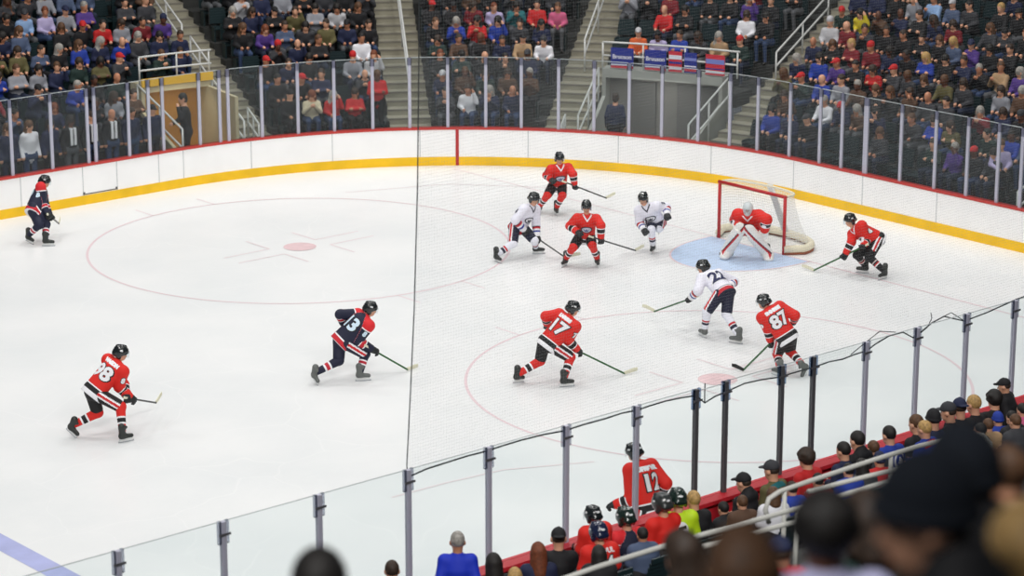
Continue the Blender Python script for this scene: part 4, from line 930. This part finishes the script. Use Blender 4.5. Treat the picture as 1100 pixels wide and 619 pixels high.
def far_mesh(pose, hair, look, lean):
    key = (pose, hair, look, lean)
    if key not in PROTO:
        J = crowd_joints(pose, look=look, lean=lean)
        P = head_prims(J, 0)+[p for p in hair_prims(J, hair, 1., 3) if p[0] in 'ce'] if hair in ('long', 'bob') else head_prims(J, 0)
        c = J['head']; ax = head_axes(J['hf']); l, f, u = ax
        if hair == 'beanie': P += [E(c+u*.06-f*.01, (.09, .108, .1), ax, 3)]
        elif hair == 'cap': P += [E(c+u*.06-f*.005, (.088, .106, .085), ax, 3), E(c+f*.13+u*.05, (.06, .05, .014), ax, 3)]
        elif hair != 'bald': P += [E(c+u*.048-f*.016, (.088, .102, .098), ax, 3), E(c-f*.05-u*.02, (.08, .065, .08), ax, 3)]
        P += torso_prims(J, 1, .0, hem=.04 if pose.startswith('stand') else -.05, sh=.068, sleeve=.9, r_el=.058, r_wr=.046)
        for s in 'LR':
            a = nrm(J['ha'+s]-J['el'+s]); P += [E(J['ha'+s]+a*.02, (.042, .042, .042), None, 0), C(J['ha'+s]+a*.03, J['ha'+s]+a*.08, .028, .02, 0)]
            P.append(C(J['an'+s]-UP*.03, J['to'+s], .045, .04, 4))
        P += leg_prims(J, 2, 0.)
        V, F = surf(P, .034); me = bpy.data.meshes.new('spectator'); me.from_pydata(V.tolist(), [], F.tolist()); _, ids, _ = evalsdf(P, V[F].mean(1), True)
        for m_ in (M_SKIN, MT['black'], TRO[1], MH['black'], M_SHOE): me.materials.append(m_)
        mm = np.array([p[5] if p[0] == 'c' else (p[4] if p[0] == 'e' else 0) for p in P]); me.polygons.foreach_set('material_index', mm[ids].astype(int)); me.polygons.foreach_set('use_smooth', [True]*len(me.polygons)); me.update(); PROTO[key] = me
    return PROTO[key]
# seats: one of each kind, then copies
def seat_mesh():
    mb = MB()
    for x in (-.2, .2): mb.box((x, .0, .2), (.04, .3, .4))
    n = 6
    for i in range(n):
        a0, a1 = i/n, (i+1)/n; z = lambda a: .42-.035*math.sin(PI*a*.8)
        for s in (0,):
            mb.box((0, -.18+.36*(a0+a1)/2, z((a0+a1)/2)-.045), (.45, .36/n+.004, .035))
    for i in range(n):
        a0 = (i+.5)/n; mb.box((0, -.24-.09*a0+.02*math.sin(PI*a0), .44+.40*a0), (.46-.06*a0*a0, .035, .40/n+.006))
    me = bpy.data.meshes.new('stadium_seat'); me.from_pydata([tuple(v) for v in mb.V], [], mb.F); me.materials.append(M_SEAT); me.update(); return me
SEATM = seat_mesh()
def put_seat(P, rz, label, group):
    o = bpy.data.objects.new('stadium_seat', SEATM); COL.objects.link(o); o.location = tuple(P); o.rotation_euler = (0, 0, rz); return tag(o, label, 'seat', group)

NOTE = [(7,32,'black'),(26,30,'light blue'),(27,46,'slate blue'),(43,28,'lavender'),(61,47,'grey'),(71,27,'grey'),(84,23,'purple'),(102,29,'red'),(50,64,'light grey'),(68,64,'tan'),(83,62,'blue'),(99,57,'navy'),(115,57,'blue'),(131,55,'blue'),(130,37,'grey'),(7,85,'teal'),(34,80,'grey'),(23,98,'pink'),(41,96,'navy'),(55,89,'black'),(71,92,'blue'),(100,96,'black'),(3,100,'orange'),
 (149,37,'maroon'),(165,34,'maroon'),(181,32,'light blue'),(137,59,'blue'),(168,52,'navy'),(183,55,'pink'),(189,71,'navy'),(213,4,'red'),(229,21,'slate blue'),(240,32,'slate blue'),(258,27,'charcoal'),(254,46,'teal'),(258,5,'light grey'),(244,16,'black'),
 (9,152,'navy'),(27,149,'white'),(43,150,'white'),(56,147,'navy'),(78,145,'black'),(111,143,'black'),(128,143,'navy'),
 (282,8,'navy'),(293,15,'black'),(325,15,'olive'),(340,13,'grey'),(359,13,'light grey'),(394,23,'black'),(402,44,'light blue'),(386,57,'white'),(293,44,'lavender'),(313,41,'black'),(347,39,'olive'),(362,36,'blue'),(332,54,'navy'),(381,80,'white'),(397,75,'light grey'),(410,77,'navy'),(411,106,'red'),(373,108,'red'),(358,108,'red'),(337,116,'cream'),(314,111,'black'),(288,93,'red'),(311,93,'red'),(345,85,'navy'),
 (459,34,'black'),(453,8,'red'),(477,15,'teal'),(516,28,'red'),(495,44,'brown'),(487,33,'blue'),(531,8,'lavender'),(466,85,'grey'),(495,103,'white'),(469,113,'blue'),(510,85,'black'),(536,108,'black'),(548,90,'brown'),
 (568,26,'lavender'),(571,10,'red'),(601,13,'pink'),(550,10,'teal'),(583,45,'white'),(564,46,'tan'),(550,46,'purple'),(617,23,'black'),(608,41,'navy'),(598,52,'black'),(576,103,'charcoal'),
 (685,23,'black'),(714,13,'red'),(730,13,'maroon'),(717,40,'lavender'),(680,39,'orange'),(738,41,'blue'),(757,39,'charcoal'),(769,28,'olive'),(780,41,'tan'),(801,28,'white'),(796,46,'dark green'),(814,41,'brown'),(752,10,'black'),(773,10,'navy'),
 (825,52,'navy'),(849,36,'olive'),(811,22,'grey'),(866,16,'purple'),(893,14,'navy'),(932,25,'yellow'),(979,25,'pink'),(902,33,'light grey'),(924,44,'blue'),(959,49,'black'),(976,47,'black'),(990,49,'black'),(1023,52,'slate blue'),(1047,74,'white'),(1072,77,'tan'),(924,60,'maroon'),(902,74,'purple'),(880,80,'blue'),(950,82,'red'),(965,77,'charcoal'),(995,69,'blue'),(893,115,'white'),(874,121,'white'),(836,132,'blue'),(844,107,'brown'),(1017,126,'white'),(979,118,'brown'),(1031,16,'slate blue'),(1003,5,'light blue'),(979,5,'grey'),(1094,44,'white')]
EMPTY = [(905,138,16),(925,150,14),(878,145,10),(960,158,12),(545,120,12),(520,122,10),(440,118,10),(148,20,12),(118,12,10),(560,70,7),(300,128,10),(960,135,10),(1000,150,12),(935,118,8),(355,128,7),(605,118,12),(1050,150,10)]
BLK = {'a': 'left of yellow-edged tunnel', 'b': 'right of yellow-edged tunnel', 'c': 'behind goal-line stripe', 'd': 'over banner-hung tunnel', 'e': 'right of banner-hung tunnel', 'f': 'past far-right steps', 't': 'above yellow-edged tunnel'}
DARK = ['black']*8+['charcoal']*4+['navy']*4+['dark green']*2+['grey', 'slate blue', 'brown', 'maroon', 'olive', 'blue', 'purple']
BLK = {k: v for k, v in BLK.items()}
BLKN = {'a': 'a', 'b': 'b', 'c': 'c', 'd': 'd', 'e': 'e', 'f': 'f'}
POSES = ['lap', 'cross', 'lap', 'knees', 'clap', 'lap', 'up']; HAIRS = ['short']*7+['long']*3+['cap', 'cap', 'bob', 'bob', 'bald', 'beanie']
GARM = ['jacket', 'sweater', 'shirt', 'top']
npers = nseat = 0; rest = []; rest_seats = []
for k in range(NROW-1):
    d = rowd(k)
    for a, b_, nm in tiers(k):
        rad = lambda s: (R+d)/R if 0 < s < SC_A else 1.
        s = a+.32/rad(a); i = -1
        while s < b_-.26/rad(s):
            i += 1; P = FP(s, d, rowz(k)); n = FN(s); f = -n; rz = math.atan2(f[1], f[0])-PI/2; standing = (k == 0 and nm == 'a')
            if nm == 'd' and k == 4: P = FP(s, d-.1, 1.55)
            hx, hy = pix(P+UP*1.15); q = (hx, hy+6); s += .56/rad(s)*RNG.uniform(.985, 1.03)
            if not (-45 < hx < 1150 and hy > -34) or (hy > 235): continue
            row = ordw(k)+' row'; st = 'stand '+BLK[nm]; at_ = f'{ordw(i)} seat'
            empt = any((q[0]-x)**2+(q[1]-y)**2 < r_*r_ for x, y, r_ in EMPTY)
            best = min(NOTE, key=lambda t: (t[0]-q[0])**2+(t[1]-q[1])**2); dist = math.hypot(best[0]-q[0], best[1]-q[1]); rnd = RNG.random()
            if standing: best = min([t for t in NOTE if t[1] > 140 and t[0] < 140], key=lambda t: abs(t[0]-q[0])); dist = 0
            if dist < 9.5: col = best[2]; empt = False
            else: col = RNG.choice(DARK); empt = empt or rnd < (.10 if k < 8 else .3)
            seated = not standing
            if seated and nseat >= 300: rest_seats.append((P, rz))
            if seated and nseat < 300:
                put_seat(P-n*0.0, rz, f'dark green folding seat, {at_} of {row}, {st}'+(', empty' if empt else ''), 'folding seats of the far stand'); nseat += 1
            if empt: continue
            g_ = RNG.choice(GARM); hair = RNG.choice(HAIRS); hc = RNG.choice(['black']*4+['dark brown']*5+['brown']*3+['grey', 'grey', 'blond', 'auburn'])
            pose = 'stand_down' if standing else RNG.choice(POSES); look = RNG.choice([-.5, -.2, 0., .3, .6]); lean = 0. if standing else RNG.choice([0., .06, .12])
            if nm == 'b' and k == 0 and abs(hx-411) < 9: pose = 'stand_cross'
            if standing: look = .3
            if npers >= 290: rest.append((far_mesh(pose, hair, look, lean), P, rz, col, hc)); continue
            o = bpy.data.objects.new('person', far_mesh(pose, hair, look, lean)); COL.objects.link(o); o.location = tuple(P+(A3(0, 0, -.35) if standing else A3(0, 0, 0))+(-n*.0)); o.rotation_euler = (0, 0, rz+RNG.uniform(-.12, .12))
            if not standing: o.location.z += .0
            sk = RNG.choice([M_SKIN, M_SKIN, M_SKIN, M_SKIN2, M_SKIN2, M_SKIN3])
            hm = MH[hc] if hair not in ('cap', 'beanie') else MT[RNG.choice(['black', 'black', 'navy', 'charcoal', 'charcoal', 'red', 'light grey'])]
            for j, m_ in enumerate((sk, MT[col], RNG.choice(TRO), hm, M_SHOE)): o.material_slots[j].link = 'OBJECT'; o.material_slots[j].material = m_
            sc_ = RNG.uniform(.98, 1.05); o.scale = (sc_, sc_, sc_)
            if standing and hx > 68 and hx < 140:
                mb = MB()
                for x_ in (-.05, .05): mb.box((x_, .15, 1.24), (.06, .03, .40)).box((x_, .09, 1.43), (.06, .12, .04))
                mb.build('scarf', M_WHITE, o)
            if standing: at_ = at_.replace('seat', 'place')
            if standing and 68 < hx < 140: g_ = 'with white scarf'; row = 'front row'
            tag(o, f'person in {col} {g_}, {at_} of {row}, {st}', 'person', 'spectators in the far stand'); npers += 1
def mass(name, items, mats, label, cat):
    V = []; F = []; M = []; n = 0
    for me, P, rz, remap in items:
        c, s = math.cos(rz), math.sin(rz)
        for v in me.vertices: V.append((P[0]+c*v.co.x-s*v.co.y, P[1]+s*v.co.x+c*v.co.y, P[2]+v.co.z))
        for p in me.polygons: F.append([n+i for i in p.vertices]); M.append(remap[p.material_index])
        n += len(me.vertices)
    if V: tag(pyd(name, V, F, None, mats, False, M), label, cat, None, 'stuff')
if rest:                                                            # past 300 spectators the farthest ones are one crowd
    tops = sorted({c for *_, c, h in rest}); hs = sorted({h for *_, h in rest}); mats = [M_SKIN, TRO[1], M_SHOE]+[MT[c] for c in tops]+[MH[h] for h in hs]
    mass('crowd', [(me, P, rz, {0: 0, 1: 3+tops.index(c), 2: 1, 3: 3+len(tops)+hs.index(h), 4: 2}) for me, P, rz, c, h in rest], mats, 'dense dark crowd in the highest rows of the far stand', 'crowd')
mass('seating', [(SEATM, P, rz, {0: 0}) for P, rz in rest_seats], [M_SEAT], 'dark green seats of the highest rows of the far stand', 'seats')
print('far people', npers, 'rest', len(rest), 'seats', nseat, len(rest_seats))
# the two people by the tunnels
def single_far(px, py, dd, pose, cols, label, hair='short', hdir=0., zz=0.):
    lo, hi = 30, 120
    for _ in range(50):
        m_ = (lo+hi)/2; P = CAM+ray(px, py)*m_; qx, qy = P[0]-(EX-R), P[1]-(W-R); D = (math.hypot(qx, qy)-R) if qx > 0 and qy > 0 else max(qx, qy)-R
        lo, hi = (m_, hi) if D < dd else (lo, m_)
    P = CAM+ray(px, py)*lo; ya = YAW+PI+math.radians(hdir); h = 1.62 if pose.startswith('stand') else 1.2; z = max(P[2]-h, 0) if zz is None else zz
    o = bpy.data.objects.new('person', far_mesh(pose, hair, 0., 0.)); COL.objects.link(o); o.location = (P[0], P[1], z); o.rotation_euler = (0, 0, ya-PI/2); sc_ = (P[2]-z)/h; o.scale = (min(max(sc_, .8), 1.15),)*3
    for j, m_ in enumerate((M_SKIN, MT[cols[0]], TRO[cols[1]], MH[cols[2]], M_SHOE)): o.material_slots[j].link = 'OBJECT'; o.material_slots[j].material = m_
    return tag(o, label, 'person')
single_far(199, 106, 1.5, 'stand_up', ('black', 1, 'black'), 'person in black standing in the yellow-edged tunnel mouth', hdir=-70)
single_far(661, 106, 1.1, 'stand_down', ('navy', 1, 'dark brown'), 'person in dark navy jacket standing back turned by the grey tunnel', hdir=170)
single_far(1075, 155, 1.3, 'lap', ('lavender', 1, 'brown'), 'person in pale top sitting by the far-right rail steps', hair='beanie', zz=None)
# ------------------------------------------------------------------ near stand
YR0, DYR, ZR0, DZR = -14.05, .85, .5, .415
def nrow_y(k): return YR0-DYR*k
def nrow_z(k): return ZR0+DZR*k
for k in range(31):
    y = nrow_y(k); o = MB().box((-24, y-.02, nrow_z(k)-.3), (46, DYR, .6)).build('floor_near_tier', M_CONC); tag(o, kind='structure')
o = MB().box((-24, -13.45, -.06), (46, .38, .12)).build('floor_near_walkway', M_CONC); tag(o, kind='structure')

def near_person(px, py, hd, label, top='black', hair='short', hc='black', pose='lap', look=0., t=None, kk=None, bottom=1, skin=None, hat=None, prints=None, s=None, lean=.04, hood=False, group=None, player=None, vox=.02):
    if t is not None:
        P = at_depth(px, py, t); k = max(0, round((YR0-P[1])/DYR))
        P = on_y(px, py, nrow_y(k)) if abs(nrow_y(k)-P[1]) < .6 else P
    else:
        ks = range(0, 29) if kk is None else [kk]
        k = min(ks, key=lambda k: abs(on_y(px, py, nrow_y(k))[2]-(nrow_z(k)+1.2))); P = on_y(px, py, nrow_y(k))
    fl = nrow_z(k); r = P[2]-fl; stand = r > 1.42; sc_ = min(max(r/(1.62 if stand else 1.205), .84), 1.18)
    if stand: pose = 'stand_down' if pose == 'lap' else 'stand_'+pose
    ya = YAW+PI+math.radians(hd); f = A3(math.cos(ya), math.sin(ya), 0)
    J = crowd_joints(pose, f, look, lean); hs_ = sc_*1.06
    J = {q: (v*sc_ if isinstance(v, np.ndarray) and q not in ('fwd', 'cf', 'lat', 'hf') else v) for q, v in J.items()}
    root = empty('person', (P[0]-J['head'][0], P[1]-J['head'][1], fl))
    sk = skin or M_SKIN
    blob('body', body_prims(J, hs_, hands=True), vox, [sk, M_EYE, M_LIP], root, face_paint(J, s=hs_))
    if player:
        hem = .12; mt = JER[player]; P_ = torso_prims(J, 0, .022, hem=.0, sh=.095, sleeve=.86, r_el=.08, r_wr=.062); sp = nrm(J['neck']-J['pel'])
        je = blob('jersey', P_, .017, [mt], root, attr='band' if player != 'neon' else None)
        blob('shorts', leg_prims(J, 0, .03, shin=False), .02, [PANT[player]], root)
        for q in 'LR':
            blob('sock', [C(J['kn'+q], J['an'+q], .085, .06, 0, (0., 1.))], .018, [SOCK.get(player, SOCK['red'])], root, attr='band'); glove(J, q, root)
            ff = nrm((J['to'+q]-J['an'+q])*A3(1, 1, 0)); skate(A3(J['an'+q][0], J['an'+q][1], .0)+ff*.05, ff, UP, root)
        hel = blob('helmet', hair_prims(J, 'helmet', hs_), .012, [hat or M_HELM], root); visor_and_marks(J, hel)
    else:
        mt = MT[top] if isinstance(top, str) else top
        P_ = torso_prims(J, 0, .012, hem=-.02 if not stand else .16, sh=.078, sleeve=.9, r_el=.064, r_wr=.052)
        if hood: P_.append(C(J['neck']-J['cf']*.07-J['lat']*.07, J['neck']-J['cf']*.07+J['lat']*.07, .075, .075, 0, k=.04)); P_.append(C(J['neck']-J['cf']*.05, J['neck']-J['cf']*.035+UP*.065, .098, .088, 0, k=.03))
        P_.append(C(J['neck']-UP*.05, J['neck']+UP*.02, .084, .070, 0, k=.03))
        je = blob('jacket', P_, vox, [mt], root)
        blob('trousers', leg_prims(J, 0, .008), .024, [TRO[bottom]], root)
        for q in 'LR': blob('shoe', [C(J['an'+q]-UP*.03*sc_, J['to'+q], .048, .04, 0), CUT(A3(0, 0, .012), -UP)], .018, [M_SHOE], root)
        nm_ = {'cap': 'cap', 'cap_back': 'cap', 'beanie': 'beanie'}.get(hair, 'hair')
        if hair != 'bald': blob(nm_, hair_prims(J, hair, hs_), .0135 if t is None else .014, [hat or (MH[hc] if nm_ == 'hair' else MT[hc if hc in MT else 'black'])], root)
        if hair in ('cap', 'cap_back', 'beanie'):
            c = J['head']; ax = head_axes(J['hf']); l, ff, u = ax; blob('hair', [E(c-ff*.02*sc_+u*.012*sc_, A3(.081, .09, .07)*sc_, ax), CUT(c+ff*.02*sc_, ff*.2), CUT(c-u*.045*sc_, -u)], .013, [MH['dark brown']], root)
    sp = nrm(J['neck']-J['pel']); back = -J['cf']; mid = J['pel']*.38+J['neck']*.62
    for kind, *a in (prints or []):
        if kind == 'num': decal(je, je, number_mesh(a[0], a[1]), mid-sp*.03, -J['lat'], sp, back, .004, [M_WHITE, M_BLACK], 'number')
        elif kind == 'bar': decal(je, je, font_mesh(a[0], .085, .004), mid+sp*.15, -J['lat'], sp, back, .005, [M_WHITE], 'name_bar')
        elif kind == 'ring': decal(je, je, poly_mesh([(ell_poly(0, 0, .13, .13), 0), (ell_poly(0, 0, .10, .10), 1), ([(-.06, -.03), (.06, -.06), (.05, .0), (-.02, .07)], 2)]), mid+J['lat']*a[0], -J['lat'], sp, back, .004, [M_WHITE, mt, a[1]], 'emblem')
        elif kind == 'oval': decal(je, je, poly_mesh([(ell_poly(0, 0, .10, .14), 0), ([(-.06, .02), (.07, .05), (.06, .09), (-.05, .07)], 1), ([(-.02, -.12), (.03, -.12), (.03, .02), (-.02, .02)], 1), ([(-.09, -.04), (-.02, .0), (-.03, -.09)], 1)]), mid-sp*.03, -J['lat'], sp, back, .004, [M_WHITE, M_BLACK], 'emblem')
        elif kind == 'yoke':
            c_ = J['neck']-sp*.05; je2 = decal(je, je, poly_mesh([([(-.17, -.08), (.17, -.08), (.13, .03), (-.13, .03)], 0)]), c_, -J['lat'], sp, nrm(back+sp*.8), .004, [a[0]], 'collar_panel')
        elif kind == 'pack':
            blob('backpack', [C(mid+back*.17-sp*.12, mid+back*.17+sp*.1, .13, .11, 0, flat=(back, 1.5))], .02, [a[0]], root)
        elif kind == 'brimglasses':
            c = J['head']; ax = head_axes(J['hf']); MB().box(c+ax[1]*.1+ax[2]*.055, (.13, .03, .035), (ax[0], ax[1], ax[2])).build('sunglasses', M_BLACK, root)
    if not stand:
        P0 = root.location; put_seat((P0[0]-f[0]*.02, P0[1]-f[1]*.02-.02, fl), 0., label.replace('person', 'dark seat under person', 1)[:120] if False else 'dark folding seat under '+SEATL(label), 'folding seats of the near stand')
    return tag(root, label, 'person', group or 'spectators in the near stand')
def SEATL(lb):
    w = lb.split(); return ' '.join(w[:12])
MB_ = mat('jacket_bright_blue', (8, 44, 186), .7)
MT.update({'navy_beanie': mat('beanie_dark_navy', (14, 22, 34), .9)})
front = [
 (421, 612, 190, 'dark-haired person cut off at the bottom edge, farthest left of the near crowd', dict(top='charcoal', hc='dark brown', kk=1)),
 (491.5, 581, 182, 'man in bright blue jacket with cropped grey hair standing before the glass', dict(top=MB_, hc='grey', hair='short', skin=M_SKIN2, pose='down', kk=0)),
 (530, 604, 195, 'woman with long black hair next to the man in bright blue', dict(hc='black', hair='long', kk=0)),
 (578, 592, 190, 'woman with long brown hair and navy top, seen from behind', dict(top='navy', hc='auburn', hair='long', kk=0)),
 (600, 577, 182, 'man in black shirt wearing a backwards black cap, head turned away', dict(hair='cap_back', hc='black', kk=0)),
 (553, 618, 190, 'blond head at the bottom edge between the two long-haired women', dict(top='tan', hc='blond', hair='bob', kk=1)),
 (690, 578, 200, 'person with short black hair and slate shirt below the red bench players', dict(top='slate blue', hc='black', kk=1, skin=M_SKIN2)),
 (643, 612, 190, 'black-haired head low at the bottom edge, before the lower rail end', dict(hc='black', hair='bob', kk=3)),
 (745, 536, 205, 'person with sandy cropped hair and black jacket beside the neon jersey', dict(hc='blond', top='black', kk=0)),
 (777, 547, 215, 'person in black leaning to the glass, hand on the red ledge', dict(hc='black', top='black', kk=0, pose='knees', lean=.14)),
 (797, 550, 200, 'person with greying brown hair in brown coat, second row by the capped man', dict(hc='brown', top='brown', kk=1)),
 (799, 517, 232, 'man in dark hooded jacket and black flat cap looking left', dict(hair='cap', hc='black', hood=True, kk=0)),
 (829, 504, 228, 'man in olive jacket with teal shoulder and dark cap', dict(hair='cap', hc='charcoal', top='olive', kk=0, prints=[('yoke', MT['teal'])])),
 (866, 491, 222, 'person in bright red shirt with tousled brown hair at the red ledge', dict(hc='dark brown', hair='curly', top='red', kk=0)),
 (906, 483, 225, 'person in navy shirt with black hair and glasses pushed up', dict(hc='black', hair='short', top='navy', kk=0)),
 (921, 472, 222, 'dark-haired man in black hooded top by the near glass', dict(hc='black', top='black', hood=True, kk=0)),
 (938, 481, 205, 'brown-haired child in dark top beside the blue emblem jersey', dict(hc='brown', top='charcoal', kk=0)),
 (955, 466, 215, 'man in blue jersey with white ring emblem and red sleeve', dict(hc='black', top='blue', kk=0, prints=[('ring', -.06, M_WHITE)])),
 (984, 454, 225, 'brown-haired person in black top behind the blond boy with red collar', dict(hc='brown', top='black', kk=0)),
 (993, 460, 228, 'blond boy in blue jacket with red collar', dict(hc='blond', top='blue', kk=1, prints=[('yoke', MT['red'])])),
 (1003, 450, 205, 'person in black beanie and dark blue coat near the glass', dict(hair='beanie', hc='black', top='navy', kk=0)),
 (1019, 441, 245, 'man in black coat and dark peaked cap looking left', dict(hair='cap', hc='charcoal', kk=0)),
 (1031, 437, 200, 'person in navy cap just behind the man in the peaked cap', dict(hair='cap_back', hc='navy', top='black', kk=0)),
 (1046, 433, 225, 'man with cropped blond hair in black jacket by the glass', dict(hc='blond', kk=0)),
 (1068, 428, 205, 'person with thick black hair behind the blond man', dict(hc='black', hair='curly', kk=0)),
 (1079, 414, 245, 'person in black cap and sunglasses nearest the right edge', dict(hair='cap', hc='black', kk=0, prints=[('brimglasses',)])),
 (1072, 452, 200, 'person in blue hooded jersey with white and red ring emblem on the back', dict(hair='beanie', hc='blue', top='blue', kk=1, prints=[('ring', 0., MT['red'])])),
 (925, 514, 200, 'black-haired person in the second row, under the upper rail', dict(hc='black', hair='bob', top='charcoal', kk=2)),
 (944, 513, 200, 'person in navy beanie in the second row, under the upper rail', dict(hair='beanie', hc='navy', top='red', kk=2)),
 (911, 516, 205, 'child in red and blue top under the upper rail', dict(hc='black', top='blue', kk=2)),
 (830, 543, 200, 'brown-haired child in white top beyond the rail end', dict(hc='brown', top='white', kk=2, hair='bob')),
 (850, 541, 210, 'person in blue and white jersey by the rail end', dict(hc='dark brown', top='blue', kk=2)),
 (878, 532, 205, 'person in dark red top under the middle of the upper rail', dict(hc='black', top='maroon', kk=2)),
 (1052, 481, 250, 'black-haired person in profile framed by the round rail end', dict(hc='black', hair='short', kk=3)),
 (1061, 464, 205, 'brown-haired person behind the blue emblem jersey', dict(hc='brown', top='tan', kk=2)),
 (1086, 463, 215, 'black-haired person at the right edge, third row', dict(hc='black', kk=2)),
 (1089, 480, 215, 'brown-haired person at the right edge, behind the black-haired one', dict(hc='brown', top='charcoal', kk=4)),
 (1098, 440, 215, 'dark-haired person in pink scarf cut by the right edge', dict(hc='black', top='pink', kk=1)),
]
bench = [
 (637, 552, 215, 'bench player in red jersey and black helmet leaning forward at the boards', dict(player='red', kk=0, pose='knees', lean=.1, hat=M_HELM)),
 (643, 572, 205, 'bench player in red jersey numbered 14 with navy helmet', dict(player='red', kk=1, hat=M_HELMN, prints=[('num', '14', .26), ('bar', 'FAUVUL')])),
 (672, 556, 210, 'bench player in navy jersey with red yoke and green-black helmet', dict(player='navy', kk=0, hat=mat('helmet_green_black', (22, 40, 34), .25, coat=.5))),
 (711, 541, 215, 'bench player in plain red jersey beside the neon jersey', dict(player='red', kk=0, hat=mat('helmet_charcoal', (48, 52, 52), .3, coat=.4))),
 (728, 536, 195, 'person in neon yellow jersey and dark helmet with black and white back emblem', dict(player='neon', kk=0, hat=mat('helmet_green_black', (22, 40, 34), .25), prints=[('oval',)])),
]
big = [
 (1050, 531, 225, 'man with thin grey-blond hair behind the dark beanies', dict(hc='blond', top='charcoal', t=20.)),
 (930, 556, 205, 'person with dark hair and green jacket behind the curly head', dict(hc='dark brown', hair='bob', top='dark green', t=13.)),
 (838, 592, 200, 'person in navy cap and red and white top behind the brown-haired woman', dict(hair='cap', hc='navy', top='red', t=17.)),
 (732, 592, 220, 'dark brown-haired woman in tan coat below the lower rail', dict(hc='dark brown', hair='bob', top='tan', t=13.)),
 (1067, 565, 225, 'person in lavender collar at the right, behind the large beanie', dict(hc='brown', top='lavender', t=12.)),
 (1080, 506, 225, 'large blurred brown-haired head at the right edge', dict(hc='brown', top='tan', t=9.8)),
 (1036, 512, 215, 'blurred person in dark navy beanie, the farther of two', dict(hair='beanie', hc='navy', hat=MT['navy_beanie'], hood=True, t=6.9)),
 (998, 552, 238, 'large blurred person in dark navy beanie and black coat, the nearer of two', dict(hood=True, look=.5, hair='beanie', hc='navy', hat=MT['navy_beanie'], t=5.8)),
 (886, 567, 185, 'blurred person with curly black hair and lilac shirt', dict(hc='black', hair='curly', top=mat('shirt_lilac', (196, 194, 230), .8), t=7.8, skin=M_SKIN3)),
 (797, 613, 190, 'large blurred woman with long golden brown hair at the bottom edge', dict(hc='brown', hair='long', top='brown', t=7.0)),
 (1102, 590, 215, 'blurred tan-haired person cut by the bottom right corner', dict(hc='blond', hair='long', top='tan', t=6.2)),
 (343, 628, 185, 'blurred black-haired head rising over the bottom edge, far from the others', dict(hc='black', t=9.5)),
]
import sys
for px, py, hd, lb, kw in front+big:
    w_ = lb if ('person' in lb or 'man' in lb or 'child' in lb or 'boy' in lb or 'head' in lb) else lb
    near_person(px, py, hd, w_, **kw)
for px, py, hd, lb, kw in bench: near_person(px, py, hd, lb, group='players on the near bench', **kw)
# guard rails in the near stand
M_RAILN = mat('rail_grey', (196, 196, 190), .4)
def rail_y(label, y, pts, second, posts, r=.029):
    L = [on_y(x, yy, y) for x, yy in pts]; S = [on_y(x, yy, y) for x, yy in second]
    fl = nrow_z(round((YR0-y)/DYR))
    ps = []
    for x, yy in posts:
        p = on_y(x, yy, y); ps.append((A3(p[0], p[1], fl), p[2]-fl))
    return rail('guard_rail', label, [L, S] if S else [L], r, ps, rm=M_RAILN)
rail_y('upper grey guard rail with round ends above the near spectators', nrow_y(6), [(826, 562), (822, 548), (826, 536), (838, 528), (870, 517), (930, 497), (985, 479.5), (1040, 466), (1056, 467), (1064, 476), (1066, 488)], [(868, 528), (1010, 492), (1062, 483)], [(843, 527), (957, 489), (1064, 480)])
rail_y('lower grey guard rail crossing in front of the near spectators', nrow_y(7), [(600, 624), (640, 610), (735, 580), (830, 554), (925, 526), (1000, 503)], [(756, 587), (850, 562), (925, 541)], [(726, 583), (856, 547), (925, 527)])

# ------------------------------------------------------------------ light: rink lamps over the ice, dim house light over the far stand, added fill for near stand and tunnels
def area(name, loc, size, energy, spread, col=(1, .985, .96), tgt=None):
    l = bpy.data.lights.new(name, 'AREA'); l.shape = 'RECTANGLE'; l.size, l.size_y = size; l.energy = energy; l.spread = math.radians(spread); l.color = col
    o = bpy.data.objects.new(name, l); COL.objects.link(o); o.location = loc
    if tgt is not None: o.rotation_euler = (Vector(tgt)-Vector(loc)).to_track_quat('-Z', 'Y').to_euler()
    return o
for x, kx in ((-27, .85), (-17, .85), (-7, .95), (3, 1.2)):
    for y, ky in ((-10, .9), (0, .95), (10, 1.25)): area('rink_lamp', (x, y, 17), (3.5, 1.2), LAMP*kx*ky, 160)
for x, y, tx, ty in ((-12, 16, -12, 15), (1, 14, 2, 13), (9, 6, 9, 6), (11, -3, 10, -3), (-3, 18, -3, 16)): area('house_and_fill_lamp', (x, y, 13), (3, 1.5), HOUSE, 130, (1, .96, .9), (tx, ty, 0))
for x, y, tx, ty in ((-34, -34, -18, -13), (-22, -34, -10, -13), (-44, -34, -26, -14)): area('house_and_fill_lamp', (x, y, 24), (4, 2), NEAR_FILL, 100, (1, .98, .95), (tx, ty, 1))  # unseen fill lights added to brighten the near crowd's backs and glass posts
area('tunnel_fill', tuple(FP(1.4, 2.0, 1.8)), (.8, .3), 5, 160, (1, .85, .6), tuple(FP(1.4, 2.9, .6)))  # added light without a fitting, brightens the ochre tunnel
area('tunnel_fill', tuple(FP(11.6, 2.3, 1.8)), (1.6, .3), 7, 160, (1, .97, .92), tuple(FP(11.6, 2.95, .5)))  # same kind of added light, lifts the grey tunnel interior
w = bpy.data.worlds.new('world'); SC.world = w; w.use_nodes = True; w.node_tree.nodes['Background'].inputs['Color'].default_value = (.62, .66, .72, 1); w.node_tree.nodes['Background'].inputs['Strength'].default_value = WORLD
SC.view_settings.view_transform = 'Standard'; SC.view_settings.look = 'None'; SC.view_settings.gamma = 1; SC.view_settings.exposure = 0; SC.view_settings.use_curve_mapping = False
SC.cycles.transparent_max_bounces = 24; SC.cycles.max_bounces = 6
